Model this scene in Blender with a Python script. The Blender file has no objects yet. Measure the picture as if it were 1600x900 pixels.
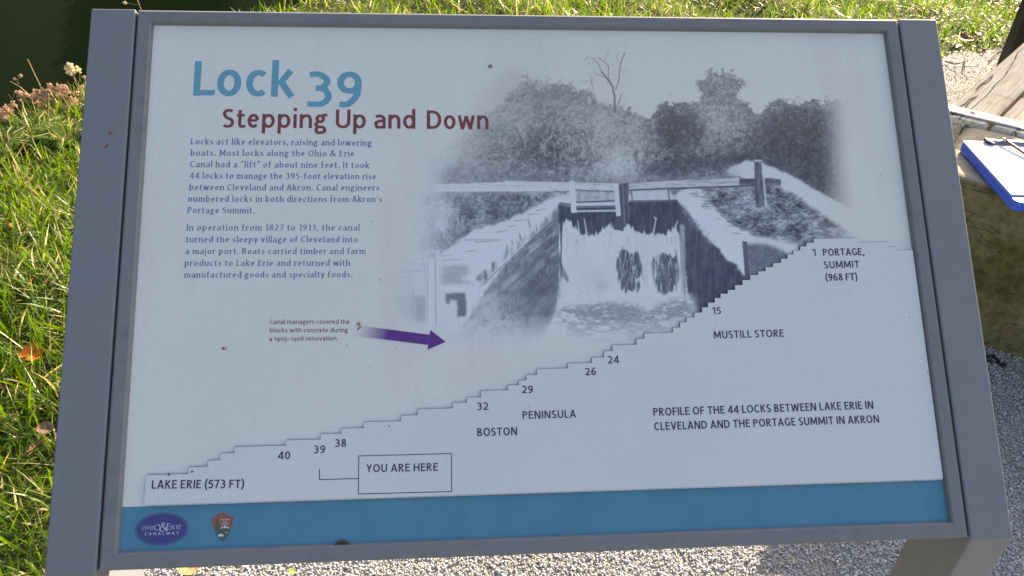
import bpy, bmesh, math, random
import numpy as np
from mathutils import Vector, Matrix
sc = bpy.context.scene
R = math.radians
random.seed(7)

# ================================================================ camera, sky, sun, exposure
CAM = np.array([0.3422, -0.5583, 1.5393])
ROT = np.array([[0.9968, 0.0132, -0.0787], [-0.0714, 0.5884, -0.8054], [0.0356, 0.8085, 0.5875]])   # camera axes in the world
FPX = 1290.0                                                        # focal length for a 1600 px wide picture
cam_d = bpy.data.cameras.new('camera'); cam = bpy.data.objects.new('camera', cam_d); sc.collection.objects.link(cam)
m = Matrix([list(ROT[i]) + [CAM[i]] for i in range(3)] + [[0, 0, 0, 1]])
cam.matrix_world = Matrix.Translation(m.to_translation()) @ m.to_quaternion().to_matrix().to_4x4()
cam_d.sensor_width = 36; cam_d.lens = 36*FPX/1600; cam_d.clip_end = 500; cam_d.clip_start = .05
sc.camera = cam

SUN_AZ, SUN_EL = 38.0, 23.0                                         # from the view direction to the right, above the horizon
w = bpy.data.worlds.new('World'); sc.world = w; w.use_nodes = True
nt = w.node_tree; bg = nt.nodes['Background']; sky = nt.nodes.new('ShaderNodeTexSky'); sky.sky_type = 'NISHITA'
sky.sun_disc = False; sky.sun_elevation = R(SUN_EL); sky.sun_rotation = R(SUN_AZ); sky.air_density = 1.0; sky.dust_density = 2.5
nt.links.new(sky.outputs[0], bg.inputs[0]); bg.inputs[1].default_value = 0.118
sd = bpy.data.lights.new('sun', 'SUN'); sd.energy = 5.0; sd.angle = R(.5); sd.color = (1, .93, .83)
so = bpy.data.objects.new('sun', sd); sc.collection.objects.link(so)
sv = Vector((math.sin(R(SUN_AZ))*math.cos(R(SUN_EL)), math.cos(R(SUN_AZ))*math.cos(R(SUN_EL)), math.sin(R(SUN_EL))))
so.rotation_euler = sv.to_track_quat('Z', 'Y').to_euler(); so.location = (6, 8, 6)
vs = sc.view_settings; vs.view_transform = 'Standard'; vs.look = 'None'; vs.gamma = 1; vs.use_curve_mapping = False
vs.exposure = 1.70
vs.use_white_balance = True; vs.white_balance_temperature = 8250; vs.white_balance_tint = 13

# ================================================================ helpers
C = sc.collection
def mat(name, col, rough=.6, spec=.5, metal=0, coat=0):
    m = bpy.data.materials.new(name); m.use_nodes = True; b = m.node_tree.nodes['Principled BSDF']
    b.inputs['Base Color'].default_value = (*col, 1); b.inputs['Roughness'].default_value = rough
    b.inputs['Specular IOR Level'].default_value = spec; b.inputs['Metallic'].default_value = metal; b.inputs['Coat Weight'].default_value = coat
    return m
def N(m, t, **kw):
    n = m.node_tree.nodes.new('ShaderNode' + t)
    for k, v in kw.items():
        if k in n.inputs: n.inputs[k].default_value = v
        else: setattr(n, k, v)
    return n
def LK(m, a, b): m.node_tree.links.new(a, b)
def BS(m): return m.node_tree.nodes['Principled BSDF']
def coords(m, scale=None):
    tc = N(m, 'TexCoord')
    if scale is None: return tc.outputs['Object']
    mp = N(m, 'Mapping'); mp.inputs['Scale'].default_value = scale; LK(m, tc.outputs['Object'], mp.inputs['Vector']); return mp.outputs[0]
def noise_col(m, scale, stops, detail=6, vec=None, rough=.6):
    n = N(m, 'TexNoise', Scale=scale, Detail=detail, Roughness=rough); LK(m, vec if vec else coords(m), n.inputs['Vector'])
    r = N(m, 'ValToRGB'); e = r.color_ramp.elements
    while len(e) < len(stops): e.new(.5)
    for q, (p, c) in zip(e, stops): q.position = p; q.color = (*c, 1)
    LK(m, n.outputs['Fac'], r.inputs[0]); return r.outputs[0]
def mix(m, a, b, f, mode='MIX'):
    x = N(m, 'Mix', data_type='RGBA', blend_type=mode)
    for s, i in ((f, 0), (a, 6), (b, 7)):
        if hasattr(s, 'is_output'): LK(m, s, x.inputs[i])
        else: x.inputs[i].default_value = s if i == 0 else (*s, 1)
    return x.outputs[2]
def bump(m, scale, strength, dist=.001, detail=4, vec=None, kind='TexNoise'):
    n = N(m, kind, Scale=scale); LK(m, vec if vec else coords(m), n.inputs['Vector'])
    if kind == 'TexNoise': n.inputs['Detail'].default_value = detail
    b = N(m, 'Bump', Strength=strength, Distance=dist); LK(m, n.outputs[0], b.inputs['Height'])
    pn = BS(m).inputs['Normal']
    if pn.is_linked: LK(m, pn.links[0].from_socket, b.inputs['Normal'])
    LK(m, b.outputs[0], pn); return b
def tag(o, label=None, cat=None, group=None, kind=None):
    if label: o['label'] = label
    if cat: o['category'] = cat
    if group: o['group'] = group
    if kind: o['kind'] = kind
    return o
def empty(name, loc, label, cat, group=None):
    o = bpy.data.objects.new(name, None); C.objects.link(o); o.location = loc; o.empty_display_size = .05
    return tag(o, label, cat, group)
def root_loc(o):
    while o.parent: o = o.parent
    return np.array(o.location)
def link(name, me, mats, parent=None, smooth=False):
    for q in (mats if isinstance(mats, (list, tuple)) else [mats]): me.materials.append(q)
    o = bpy.data.objects.new(name, me); C.objects.link(o)
    if parent is not None: o.parent = parent
    if smooth: me.polygons.foreach_set('use_smooth', np.ones(len(me.polygons), bool))
    return o
def obj(name, V, F, mats, parent=None, smooth=False, bev=0, seg=2, mi=None, loc=None):
    """V in world coordinates; stored relative to the thing's base"""
    V = np.asarray(V, float); off = root_loc(parent) if parent is not None else (np.array(loc) if loc is not None else V.mean(0)*0)
    me = bpy.data.meshes.new(name); me.from_pydata([tuple(v) for v in V - off], [], [tuple(int(i) for i in f) for f in F])
    if mi is not None: me.polygons.foreach_set('material_index', mi)
    bm = bmesh.new(); bm.from_mesh(me); bmesh.ops.recalc_face_normals(bm, faces=bm.faces)
    if bev: bmesh.ops.bevel(bm, geom=[e for e in bm.edges if len(e.link_faces) == 2 and e.calc_face_angle(0) > .5], offset=bev, segments=seg, profile=.6, affect='EDGES')
    bm.to_mesh(me); bm.free(); me.update()
    o = link(name, me, mats, parent, smooth)
    if parent is None and loc is not None: o.location = loc
    return o
def bulk(name, V, F, mats, parent=None, col=None, smooth=False):
    """large meshes: F is an (n,k) array of equal faces or a list of such arrays"""
    Fs = F if isinstance(F, list) else [F]
    me = bpy.data.meshes.new(name); me.vertices.add(len(V)); me.vertices.foreach_set('co', np.asarray(V, np.float32).ravel())
    li = np.concatenate([f.ravel() for f in Fs]).astype(np.int32); n = np.concatenate([np.full(len(f), f.shape[1]) for f in Fs])
    me.loops.add(len(li)); me.loops.foreach_set('vertex_index', li); me.polygons.add(len(n))
    me.polygons.foreach_set('loop_start', np.concatenate([[0], np.cumsum(n)[:-1]]).astype(np.int32))
    me.update(calc_edges=True)
    if col is not None:
        a = me.color_attributes.new('Col', 'FLOAT_COLOR', 'POINT'); a.data.foreach_set('color', np.concatenate([col, np.ones((len(col), 1))], 1).astype(np.float32).ravel())
    return link(name, me, mats, parent, smooth)
class MB:
    def __init__(s): s.V = []; s.F = []; s.M = []
    def add(s, V, F, m=0):
        k = len(s.V); s.V += [tuple(v) for v in V]; s.F += [tuple(i + k for i in f) for f in F]; s.M += [m]*len(F)
    def box(s, o, ax, m=0):
        o = np.array(o, float); a, b, c = [np.array(q, float) for q in ax]
        s.add([o, o+a, o+a+b, o+b, o+c, o+a+c, o+a+b+c, o+b+c], [(0, 3, 2, 1), (4, 5, 6, 7), (0, 1, 5, 4), (1, 2, 6, 5), (2, 3, 7, 6), (3, 0, 4, 7)], m)
    def prism(s, P, d, m=0):
        n = len(P); d = np.array(d, float); s.add([np.array(p, float) for p in P] + [np.array(p, float) + d for p in P],
              [tuple(range(n))[::-1], tuple(range(n, 2*n))] + [(i, (i+1) % n, n + (i+1) % n, n + i) for i in range(n)], m)
    def tube(s, P, r, n=6, m=0):
        P = [np.array(p, float) for p in P]; r = r if hasattr(r, '__len__') else [r]*len(P); V = []; F = []
        for i, p in enumerate(P):
            t = P[min(i+1, len(P)-1)] - P[max(i-1, 0)]; t = t/(np.linalg.norm(t) + 1e-9)
            a = np.cross(t, (0.3, .2, .93) if abs(t[2]) < .9 else (1, 0, 0)); a /= np.linalg.norm(a); b = np.cross(t, a)
            for k in range(n): V.append(p + r[i]*(a*math.cos(2*math.pi*k/n) + b*math.sin(2*math.pi*k/n)))
        for i in range(len(P)-1):
            for k in range(n): F.append((i*n + k, i*n + (k+1) % n, (i+1)*n + (k+1) % n, (i+1)*n + k))
        F += [tuple(range(n))[::-1], tuple(range((len(P)-1)*n, len(P)*n))]; s.add(V, F, m)
    def build(s, name, mats, parent=None, **kw): return obj(name, s.V, s.F, mats, parent, mi=s.M, **kw)

def at(px, py, z=0.0):                                              # the point at height z that the photograph shows at (px, py)
    d = ROT @ np.array([(px - 800)/FPX, -(py - 450)/FPX, -1.]); return CAM + d*(z - CAM[2])/d[2]
def at_y(px, py, y):
    d = ROT @ np.array([(px - 800)/FPX, -(py - 450)/FPX, -1.]); return CAM + d*(y - CAM[1])/d[1]
# the sign's sloping face: a along its lower edge, b up the slope, c out of the face
TILT = R(42); ZB = .80
PA = np.array([1, 0, 0.]); PB = np.array([0, math.cos(TILT), math.sin(TILT)]); PC = np.array([0, -math.sin(TILT), math.cos(TILT)]); PO = np.array([0, 0, ZB])
def pw(a, b, c=0.): return PO + a*PA + b*PB + c*PC
def pl(px, py, c=0.):                                               # photograph position -> place on the sign's face
    d = ROT @ np.array([(px - 800)/FPX, -(py - 450)/FPX, -1.]); q = CAM + d*((c - (CAM - PO) @ PC)/(d @ PC)) - PO
    return np.array([q @ PA, q @ PB])

# ---------------------------------------------------------------- the printed photograph (pure numpy)
PX0, PY0, PW, PH = 570, 48, 860, 512
def paint_photo():
    rs = np.random.RandomState(39)
    T = np.full((PH, PW), 0.97)
    YY, XX = np.mgrid[0:PH, 0:PW].astype(float); XX += PX0 + .5; YY += PY0 + .5
    def noise(sx, sy=None, seed=0):
        sy = sy or sx; r = np.random.RandomState(seed + int(sx*131) + int(sy*17))
        gw, gh = int(PW/sx) + 3, int(PH/sy) + 3
        g = r.rand(gh, gw); fx = (XX - PX0)/sx; fy = (YY - PY0)/sy
        ix = fx.astype(int); iy = fy.astype(int); tx = fx - ix; ty = fy - iy
        tx = tx*tx*(3 - 2*tx); ty = ty*ty*(3 - 2*ty)
        return ((g[iy, ix]*(1-tx) + g[iy, ix+1]*tx)*(1-ty) + (g[iy+1, ix]*(1-tx) + g[iy+1, ix+1]*tx)*ty)
    def fbm(s, seed=0, o=4, asp=1.0):
        a = 0; w = 1; t = 0
        for k in range(o):
            if s < 1.0: break
            a = a + w*noise(s, max(1.0, s*asp), seed + k*7); t += w; w *= .62; s *= .5
        return a/t
    def blur(M, r):
        r = int(round(r))
        if r < 1: return M
        for _ in range(3):
            for ax in (0, 1):
                P = np.pad(M, [(r+1, r) if q == ax else (0, 0) for q in (0, 1)], mode='edge')
                C = np.cumsum(P, axis=ax); n = 2*r + 1
                M = (C[n:] - C[:-n] if ax == 0 else C[:, n:] - C[:, :-n])/n
        return M
    def poly(pts, feather=0, rough=0, seed=1, rs_=6):
        M = np.zeros((PH, PW)); Xr, Yr = XX, YY
        if rough:
            Xr = XX + (fbm(rs_, seed, 3) - .5)*2*rough; Yr = YY + (fbm(rs_, seed + 50, 3) - .5)*2*rough
        for ox, oy in ((-.25, -.25), (.25, -.25), (-.25, .25), (.25, .25)):
            I = np.zeros((PH, PW), bool); n = len(pts); x = Xr + ox; y = Yr + oy
            for i in range(n):
                (xa, ya), (xb, yb) = pts[i], pts[(i+1) % n]
                if ya == yb: continue
                I ^= ((ya > y) != (yb > y)) & (x < (xb - xa)*(y - ya)/(yb - ya) + xa)
            M += I*.25
        return blur(M, feather) if feather else M
    def lay(M, tone): T[:] = T*(1 - M) + M*tone
    def seg(x0, y0, x1, y1, w, tone, a=1.0, w1=None):
        w1 = w if w1 is None else w1; m = max(w, w1) + 2
        xa, xb = int(min(x0, x1) - m - PX0), int(max(x0, x1) + m - PX0) + 1
        ya, yb = int(min(y0, y1) - m - PY0), int(max(y0, y1) + m - PY0) + 1
        xa, ya = max(0, xa), max(0, ya); xb, yb = min(PW, xb), min(PH, yb)
        if xa >= xb or ya >= yb: return
        X = XX[ya:yb, xa:xb]; Y = YY[ya:yb, xa:xb]; dx, dy = x1 - x0, y1 - y0
        t = np.clip(((X - x0)*dx + (Y - y0)*dy)/max(1e-6, dx*dx + dy*dy), 0, 1)
        d = np.hypot(X - x0 - t*dx, Y - y0 - t*dy); hw = (w + (w1 - w)*t)/2
        M = np.clip(hw + .5 - d, 0, 1)*a
        T[ya:yb, xa:xb] = T[ya:yb, xa:xb]*(1 - M) + M*tone
    def pl(pts, w, tone, a=1.0):
        for p, q in zip(pts, pts[1:]): seg(*p, *q, w, tone, a)
    def dabs(M, n, L, w, lo, hi, a=.6, ang=None, spread=3.2, clump=None):
        ys, xs = np.nonzero((M > .5) if clump is None else ((M > .5) & clump))
        if len(xs) == 0: return
        for k in rs.randint(0, len(xs), n):
            th = rs.uniform(0, spread) if ang is None else ang + rs.normal(0, spread)
            l = L*rs.uniform(.4, 1.2); x = xs[k] + PX0; y = ys[k] + PY0
            seg(x, y, x + l*math.cos(th), y - l*math.sin(th), w*rs.uniform(.6, 1.3), rs.uniform(lo, hi), a*rs.uniform(.5, 1), w*.4)
    def blob(x, y, rx, ry): return np.exp(-(((XX - x)/rx)**2 + ((YY - y)/ry)**2))
    def twig(x, y, th, l, w, tone, d):
        n = 4
        for k in range(n):
            x2, y2 = x + l/n*math.cos(th), y - l/n*math.sin(th)
            seg(x, y, x2, y2, w, tone, .85); x, y = x2, y2; th += rs.normal(0, .22)
            if d > 0 and rs.rand() < .75: twig(x, y, th + rs.choice((-1, 1))*rs.uniform(.35, .9), l*.5, max(.6, w*.6), tone, d - 1)
    # --- sky: almost the paper, greyer towards the middle left
    T -= .10*blob(790, 120, 170, 110) + .03*(fbm(60, 3) - .5)
    # --- hazy far trees, then the tree mass
    far = poly([(590, 300), (630, 215), (690, 160), (750, 128), (800, 112), (840, 122), (870, 140), (1000, 190), (1340, 190), (1340, 310), (590, 310)], 7, 10, 5, 20)
    lay(far*.62, .60 + .25*(fbm(16, 11) - .5))
    mass = poly([(655, 300), (670, 235), (715, 200), (752, 178), (785, 165), (800, 140), (822, 128), (845, 140), (858, 134), (876, 130), (893, 138), (915, 141), (928, 152), (938, 163), (962, 168), (985, 170), (1000, 182), (1016, 188),
                 (1030, 168), (1040, 160), (1058, 162), (1080, 158), (1093, 156), (1098, 146), (1090, 140), (1088, 132), (1099, 130), (1103, 120), (1106, 108), (1113, 104), (1117, 112), (1121, 118), (1127, 116), (1129, 107), (1136, 112), (1147, 113), (1154, 122), (1163, 130), (1160, 138), (1151, 140), (1150, 152), (1158, 160), (1175, 172), (1188, 178), (1204, 162), (1222, 154), (1234, 168), (1252, 158), (1290, 160), (1335, 156), (1340, 330), (1150, 300)], 0, 9, 9, 9)
    rag = np.clip((fbm(5, 21, 3) - .30)*6, 0, 1)
    tone = .40 + .30*(fbm(22, 31) - .5) + .30*(fbm(5, 33, 3) - .5)
    for x, y, rx, ry, d in ((1055, 200, 32, 34, -.26), (1240, 215, 60, 55, -.26), (1300, 250, 50, 60, -.18), (1120, 255, 90, 22, -.16), (1120, 185, 45, 25, .10), (940, 205, 50, 40, .14), (875, 160, 35, 25, -.04), (1180, 230, 60, 45, -.10),
                            (840, 235, 45, 45, -.18), (885, 235, 40, 30, -.10), (750, 235, 60, 45, .06), (965, 260, 26, 32, .30), (1005, 250, 24, 22, .10), (905, 255, 30, 24, .10), (700, 225, 40, 50, .16), (820, 185, 40, 18, .12), (1030, 255, 40, 20, -.12), (1125, 130, 30, 22, .02), (1290, 170, 40, 18, .06)):
        tone = tone + d*blob(x, y, rx, ry)
    haze = np.clip((885 - XX)/200, 0, 1); soft = blur(mass, 12); soft = np.clip(soft*2 - 1, 0, 1); mass = mass*(1 - haze) + soft*haze; lay(mass*(.55 + .45*rag)*(1 - .25*haze), np.clip(tone, .08, .95))
    def clumps(M, n, r0, r1, base, a, k=26, lift=.24, L=3.2, w=1.25):
        ys, xs = np.nonzero(M > .5); P = sorted(((ys[i], xs[i]) for i in rs.randint(0, len(xs), n)))
        for yi, xi in P:
            r = rs.uniform(r0, r1); b = base[yi, xi] + rs.normal(0, .07); al = a[yi, xi] if hasattr(a, 'shape') else a
            for _ in range(k):
                th = rs.uniform(0, 6.283); d = r*rs.rand()**.6; dx, dy = d*math.cos(th)*1.15, d*math.sin(th)*.8
                t_ = b - lift*dy/r - .10*dx/r + rs.normal(0, .16); o = rs.uniform(-1.2, 1.2) + (0 if rs.rand() < .5 else 1.57)
                x, y = xi + PX0 + dx, yi + PY0 + dy; seg(x, y, x + L*math.cos(o)*rs.uniform(.3, 1.2), y + L*math.sin(o)*rs.uniform(.3, 1.2), w*rs.uniform(.6, 1.3), min(.97, max(.05, t_)), al*rs.uniform(.5, 1))
    base = .40 + .22*(fbm(34, 131) - .5)
    for x, y, rx, ry, d in ((1057, 198, 36, 34, -.27), (1240, 215, 60, 55, -.27), (1300, 240, 50, 60, -.20), (1120, 255, 90, 20, -.20), (1125, 190, 45, 25, .12), (940, 205, 50, 34, .16), (875, 160, 35, 25, -.06), (1180, 230, 60, 45, -.10), (840, 240, 45, 36, -.20), (900, 235, 30, 22, -.14),
                            (965, 258, 24, 26, .36), (1005, 250, 24, 22, .10), (720, 225, 60, 50, .14), (820, 190, 40, 18, .16), (1030, 258, 40, 18, -.16), (1125, 130, 30, 22, -.02), (990, 215, 18, 12, .12), (1085, 225, 30, 14, .08), (905, 180, 18, 14, .14), (1046, 228, 34, 22, -.16), (1100, 165, 20, 10, -.10), (780, 250, 40, 30, -.10), (860, 200, 22, 30, -.10), (1030, 205, 16, 30, .10)): base = base + d*blob(x, y, rx, ry)
    al = .70 - .48*haze
    clumps(mass, 620, 4, 11, base, al); clumps(mass, 420, 3, 7, base + .02, al, 18, .30, 2.4, 1.1)
    dabs(poly([(1030, 172), (1070, 165), (1105, 190), (1095, 228), (1050, 236), (1026, 210)], 0, 14, 8, 12), 220, 4, 1.4, .04, .2, .5); dabs(poly([(1080, 165), (1150, 165), (1180, 220), (1100, 240)], 0, 8), 420, 4, 1.1, .55, .9, .5)
    dk = poly([(1190, 190), (1225, 172), (1260, 175), (1310, 175), (1335, 200), (1335, 330), (1270, 300), (1215, 262), (1185, 245)], 9, 8, 4, 12)
    lay(dk*.62, .12 + .20*(fbm(9, 61) - .5)); clumps(poly([(1190, 185), (1225, 165), (1300, 168), (1325, 190), (1325, 300), (1260, 270), (1190, 245)], 0), 150, 3, 9, .15 + .2*(fbm(20, 62) - .5), .5, 16, .14)
    lay(poly([(1030, 182), (1046, 168), (1066, 172), (1088, 180), (1100, 200), (1092, 222), (1062, 230), (1036, 222), (1026, 200)], 6, 14, 8, 12)*(.25 + .4*rag), .13)
    lay(poly([(1100, 245), (1150, 235), (1190, 240), (1190, 258), (1140, 262), (1040, 272), (1000, 278), (1000, 262)], 4, 5, 18)*.55, .14)
    dabs(poly([(925, 240), (1000, 225), (1010, 285), (925, 290)], 0, 5), 520, 5, 1.1, .75, .97, .55)
    dabs(poly([(860, 160), (930, 165), (990, 190), (1000, 240), (880, 230)], 0, 5), 620, 6, 1.0, .65, .92, .5)
    for i in range(26): twig(rs.uniform(800, 1010), rs.uniform(215, 280), rs.uniform(.9, 2.2), rs.uniform(14, 36), .8, rs.choice((.2, .3, .74)), 2)
    for i in range(16): twig(rs.uniform(830, 930), rs.uniform(150, 190), rs.uniform(.9, 2.2), rs.uniform(16, 34), 1.0, .35, 2)
    for i in range(16): twig(rs.uniform(1170, 1310), rs.uniform(170, 200), rs.uniform(1.1, 2.0), rs.uniform(14, 28), 1.0, .3, 1)
    for i in range(7): twig(rs.uniform(1112, 1138), rs.uniform(150, 168), rs.uniform(.9, 2.2), rs.uniform(24, 40), 1.0, .3, 2)
    clumps(np.clip(blob(1127, 132, 30, 24)*1.1 + (fbm(7, 77, 3) - .5)*1.2, 0, 1), 60, 2, 5, base + .03, .7, 14, .25, 2.2, 1.0)
    # --- bare tree against the sky
    pl([(961, 175), (960, 150), (957, 135), (948, 122), (940, 112)], 3, .30); pl([(940, 112), (934, 99), (926, 91)], 1.6, .35); pl([(948, 122), (938, 118), (931, 114)], 1.2, .4)
    pl([(957, 135), (950, 118), (951, 104), (944, 96), (934, 90)], 1.5, .33); pl([(962, 140), (967, 126), (968, 110), (970, 98), (976, 82)], 1.9, .32)
    pl([(968, 110), (975, 113), (984, 108)], .9, .45); pl([(968, 98), (963, 90), (966, 82)], .9, .45); pl([(944, 96), (949, 86), (951, 78)], .8, .5); pl([(965, 165), (969, 155), (971, 146)], 1.6, .3); pl([(926, 91), (919, 89), (914, 94)], .8, .5)
    for x, y in ((916, 88), (919, 98), (925, 97), (976, 68), (974, 84), (974, 133), (1046, 146)): seg(x, y, x + 2, y + 3, 1.2, .5)
    # --- meadow behind the beams and the tow path
    lay(poly([(690, 290), (690, 262), (760, 268), (800, 276), (930, 280), (1000, 276), (1080, 280), (1155, 268), (1150, 296), (690, 300)], 3, 4, 12)*.55, .30 + .5*(fbm(6, 13, 3) - .4))
    lay(poly([(1136, 268), (1148, 258), (1166, 252), (1184, 252), (1203, 260), (1238, 275), (1280, 300), (1345, 335), (1360, 380), (1290, 340), (1245, 312), (1200, 292), (1165, 280)], 1, 2, 3), .92 + .05*(fbm(4, 5) - .5))
    # --- right bank, gravelly and dark, light coping stones along the lock
    rb = poly([(1094, 296), (1150, 288), (1200, 286), (1240, 304), (1290, 338), (1340, 372), (1270, 395), (1200, 382), (1165, 372), (1140, 350), (1112, 322)], 2, 5, 14)
    lay(rb, np.clip(.36 + .7*(fbm(5, 17, 3, .5) - .5) + .9*(fbm(26, 18, 3, .5) - .5), .05, .95)); dabs(rb, 620, 5, 1.2, .05, .25, .7, 0, .5); dabs(rb, 300, 4, 1.0, .8, .97, .6, 0, .5)
    lay(poly([(1140, 375), (1165, 368), (1205, 374), (1250, 382), (1240, 402), (1160, 395)], 2, 2, 15), .88)
    lay(poly([(1057, 304), (1075, 292), (1094, 294), (1104, 312), (1120, 332), (1144, 352), (1172, 364), (1180, 374), (1160, 378), (1166, 430), (1150, 416), (1128, 388), (1100, 352), (1070, 318)], 1, 3, 16), .93 + .1*(fbm(5, 19) - .5))
    for i in range(34):
        y = rs.uniform(294, 366); x = 1066 + (y - 296)*1.05 + rs.uniform(0, 34); seg(x, y, x + rs.uniform(5, 16), y + rs.uniform(-1, 1), rs.uniform(.8, 2), .25, .7)
    # recess on the right, dark water side beneath
    lay(poly([(1160, 380), (1200, 381), (1225, 392), (1236, 400), (1170, 445)], 2), .30 + .2*(fbm(5, 23) - .5)); lay(poly([(1160, 377), (1167, 377), (1171, 432), (1164, 434)], 0), .20)
    rw = poly([(1053, 312), (1062, 316), (1074, 330), (1088, 350), (1104, 372), (1124, 388), (1136, 406), (1150, 412), (1160, 428), (1172, 436), (1120, 500), (1080, 512), (1074, 450), (1066, 395), (1056, 350)], 1, 2, 24)
    lay(rw, np.clip(.13 + .16*(fbm(14, 41, 4) - .5) + .10*(noise(3, 22, 4) - .5), .03, .5)); dabs(rw, 160, 9, 1, .25, .40, .4, 1.5, .25)
    dabs(poly([(1060, 312), (1072, 322), (1118, 378), (1108, 384), (1066, 332)], 0), 240, 4, 1.2, .3, .7, .5)
    # --- left bank: bushes, pale grass, coping path
    lb = poly([(625, 300), (700, 296), (800, 296), (856, 298), (870, 302), (874, 312), (840, 330), (790, 350), (745, 372), (712, 392), (690, 402), (640, 398), (615, 385)], 4, 7, 25)
    lay(lb*.95, .55 + .6*(fbm(5, 27, 3) - .5))
    bush = poly([(664, 306), (720, 300), (790, 302), (826, 306), (812, 334), (770, 352), (735, 372), (700, 372), (668, 342)], 3, 7, 26)
    lay(bush*.85, np.clip(.36 + .6*(fbm(5, 29, 3) - .5) + 1.0*(fbm(30, 90, 3) - .5) - .22*blob(812, 315, 26, 20) - .15*blob(740, 340, 30, 25) + .25*blob(690, 355, 25, 20), .05, .9)); clumps(bush, 190, 3, 8, .34 + .9*(fbm(30, 90, 3) - .5) - .22*blob(812, 315, 26, 20) - .15*blob(740, 340, 30, 25) + .25*blob(690, 355, 25, 20), .7, 20, .30, 3, 1.1)
    b2 = poly([(655, 372), (690, 362), (712, 378), (718, 392), (695, 394), (655, 385)], 3, 5, 28); lay(b2*.8, .30); dabs(b2, 260, 4, 1.2, .1, .3, .7); dabs(b2, 160, 4, 1, .7, .9, .6)
    lay(poly([(742, 358), (786, 348), (820, 330), (846, 316), (872, 306), (878, 320), (868, 335), (830, 362), (792, 385), (760, 412), (728, 440), (690, 438), (686, 398), (712, 382)], 1, 3, 29), .93 + .07*(fbm(5, 30) - .5))
    for p, q in (((725, 375), (780, 374)), ((742, 378), (782, 376)), ((690, 407), (722, 405)), ((690, 400), (705, 398)), ((795, 354), (806, 352)), ((804, 345), (826, 343)), ((825, 335), (841, 334)), ((838, 329), (852, 326)), ((728, 393), (744, 391)), ((776, 363), (792, 360))): seg(*p, *q, 1.8, .35, .8, 1)
    lay(poly([(770, 320), (800, 306), (830, 305), (848, 300), (868, 300), (866, 306), (826, 328), (790, 342)], 2, 4, 44)*.8, np.clip(.35 + .9*(fbm(4, 45, 3) - .5), .05, .95))
    for i in range(40): x = rs.uniform(650, 735); seg(x, rs.uniform(345, 385), x + rs.uniform(-6, 6), rs.uniform(330, 350), .9, rs.choice((.9, .85, .25)), .5)
    # stone side of the lock, left
    lw = poly([(876, 318), (879, 345), (876, 400), (872, 470), (868, 490), (845, 540), (790, 570), (690, 560), (702, 530), (730, 500), (762, 450), (790, 412), (830, 372)], 1, 2, 32)
    lay(lw, np.clip(.46 + .30*(fbm(10, 34, 4) - .5) - .24*blob(850, 440, 50, 75) + .10*blob(745, 500, 50, 40) - .1*blob(860, 350, 25, 40), .05, .95))
    A = [(878, 322), (840, 362), (805, 396), (770, 424), (745, 452)]; vp = (905, 296)
    for k, off in enumerate((12, 30, 50, 72, 96, 122, 150)):
        x0, y0, x1, y1 = 876, 330 + off*.86, 876 - 170, 330 + off*.86 + 146 + off*.18
        n = 16
        for i in range(n):
            t0, t1 = i/n, (i+1)/n
            xa, ya, xb, yb = x0 + (x1-x0)*t0, y0 + (y1-y0)*t0, x0 + (x1-x0)*t1, y0 + (y1-y0)*t1
            if rs.rand() < .8: seg(xa, ya, xb, yb + rs.uniform(-1, 1), rs.uniform(.8, 1.8), .2, rs.uniform(.2, .6)); seg(xa, ya - 2, xb, yb - 2, 1.2, .82, rs.uniform(.05, .5))
            if (i + k) % 2 == 0: seg(xb, yb, xb + .5, yb - 14 - 6*t1, 1.2, .2, .6)
    for i in range(60):
        x = rs.uniform(740, 874); y = 330 + (876 - x)*.85 + rs.uniform(4, 100); seg(x, y, x + rs.uniform(-2, 2), y + rs.uniform(6, 18), rs.uniform(.8, 2.2), rs.choice((.8, .85, .15, .2)), .45)
    for k in range(70):
        x = rs.uniform(715, 872); y = 336 + (876 - x)*.86 + rs.uniform(0, 130); t_ = rs.uniform(12, 24); q = rs.uniform(8, 15)
        lay(poly([(x, y), (x + t_, y - t_*.86), (x + t_, y - t_*.86 + q), (x, y + q)], 1, 1.5, k)*lw*rs.uniform(.15, .5), rs.choice((.25, .35, .62, .72)))
    for i in range(120):
        x = rs.uniform(725, 874); y = 328 + (876 - x)*.86 + rs.uniform(2, 120); l_ = rs.uniform(8, 26); seg(x, y, x + l_, y - l_*.84, rs.uniform(.7, 1.5), rs.choice((.2, .25, .8, .86)), rs.uniform(.2, .6), .5)
    lay(lw*np.clip((YY - 450)/90 + (830 - XX)/160, 0, 1)*(.25 + .5*(fbm(12, 95) > .5)), .80)
    cop = poly([(879, 312), (880, 330), (850, 356), (822, 380), (795, 402), (765, 432), (750, 446), (742, 434), (765, 412), (800, 384), (836, 356), (862, 334)], 1, 2, 35)
    lay(cop*.9, np.clip(.66 + .7*(noise(5, 16, 6) - .5) + .3*(fbm(4, 36, 2) - .5), .15, .97))
    for x, y in ((838, 352), (826, 345), (812, 366), (800, 376), (792, 384), (852, 340), (770, 410), (866, 328), (757, 424)): seg(x, y, x + rs.uniform(-1, 2), y + rs.uniform(6, 13), rs.uniform(1.2, 3), .3, .7)
    seg(880, 330, 745, 452, 1.6, .25, .7)
    lay(poly([(815, 440), (868, 400), (872, 470), (855, 510), (800, 500), (780, 460)], 14)*.5, .26)
    # --- gatepost and masonry at the lower left
    lay(poly([(610, 455), (640, 448), (668, 455), (672, 500), (650, 512), (612, 508)], 7, 4, 37)*.7, .52)
    lay(poly([(611, 408), (618, 408), (616, 465), (608, 465)], 1), .88); lay(poly([(618, 412), (668, 402), (668, 456), (640, 462), (618, 460)], 2), .82 + .2*(fbm(6, 38) - .5))
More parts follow.
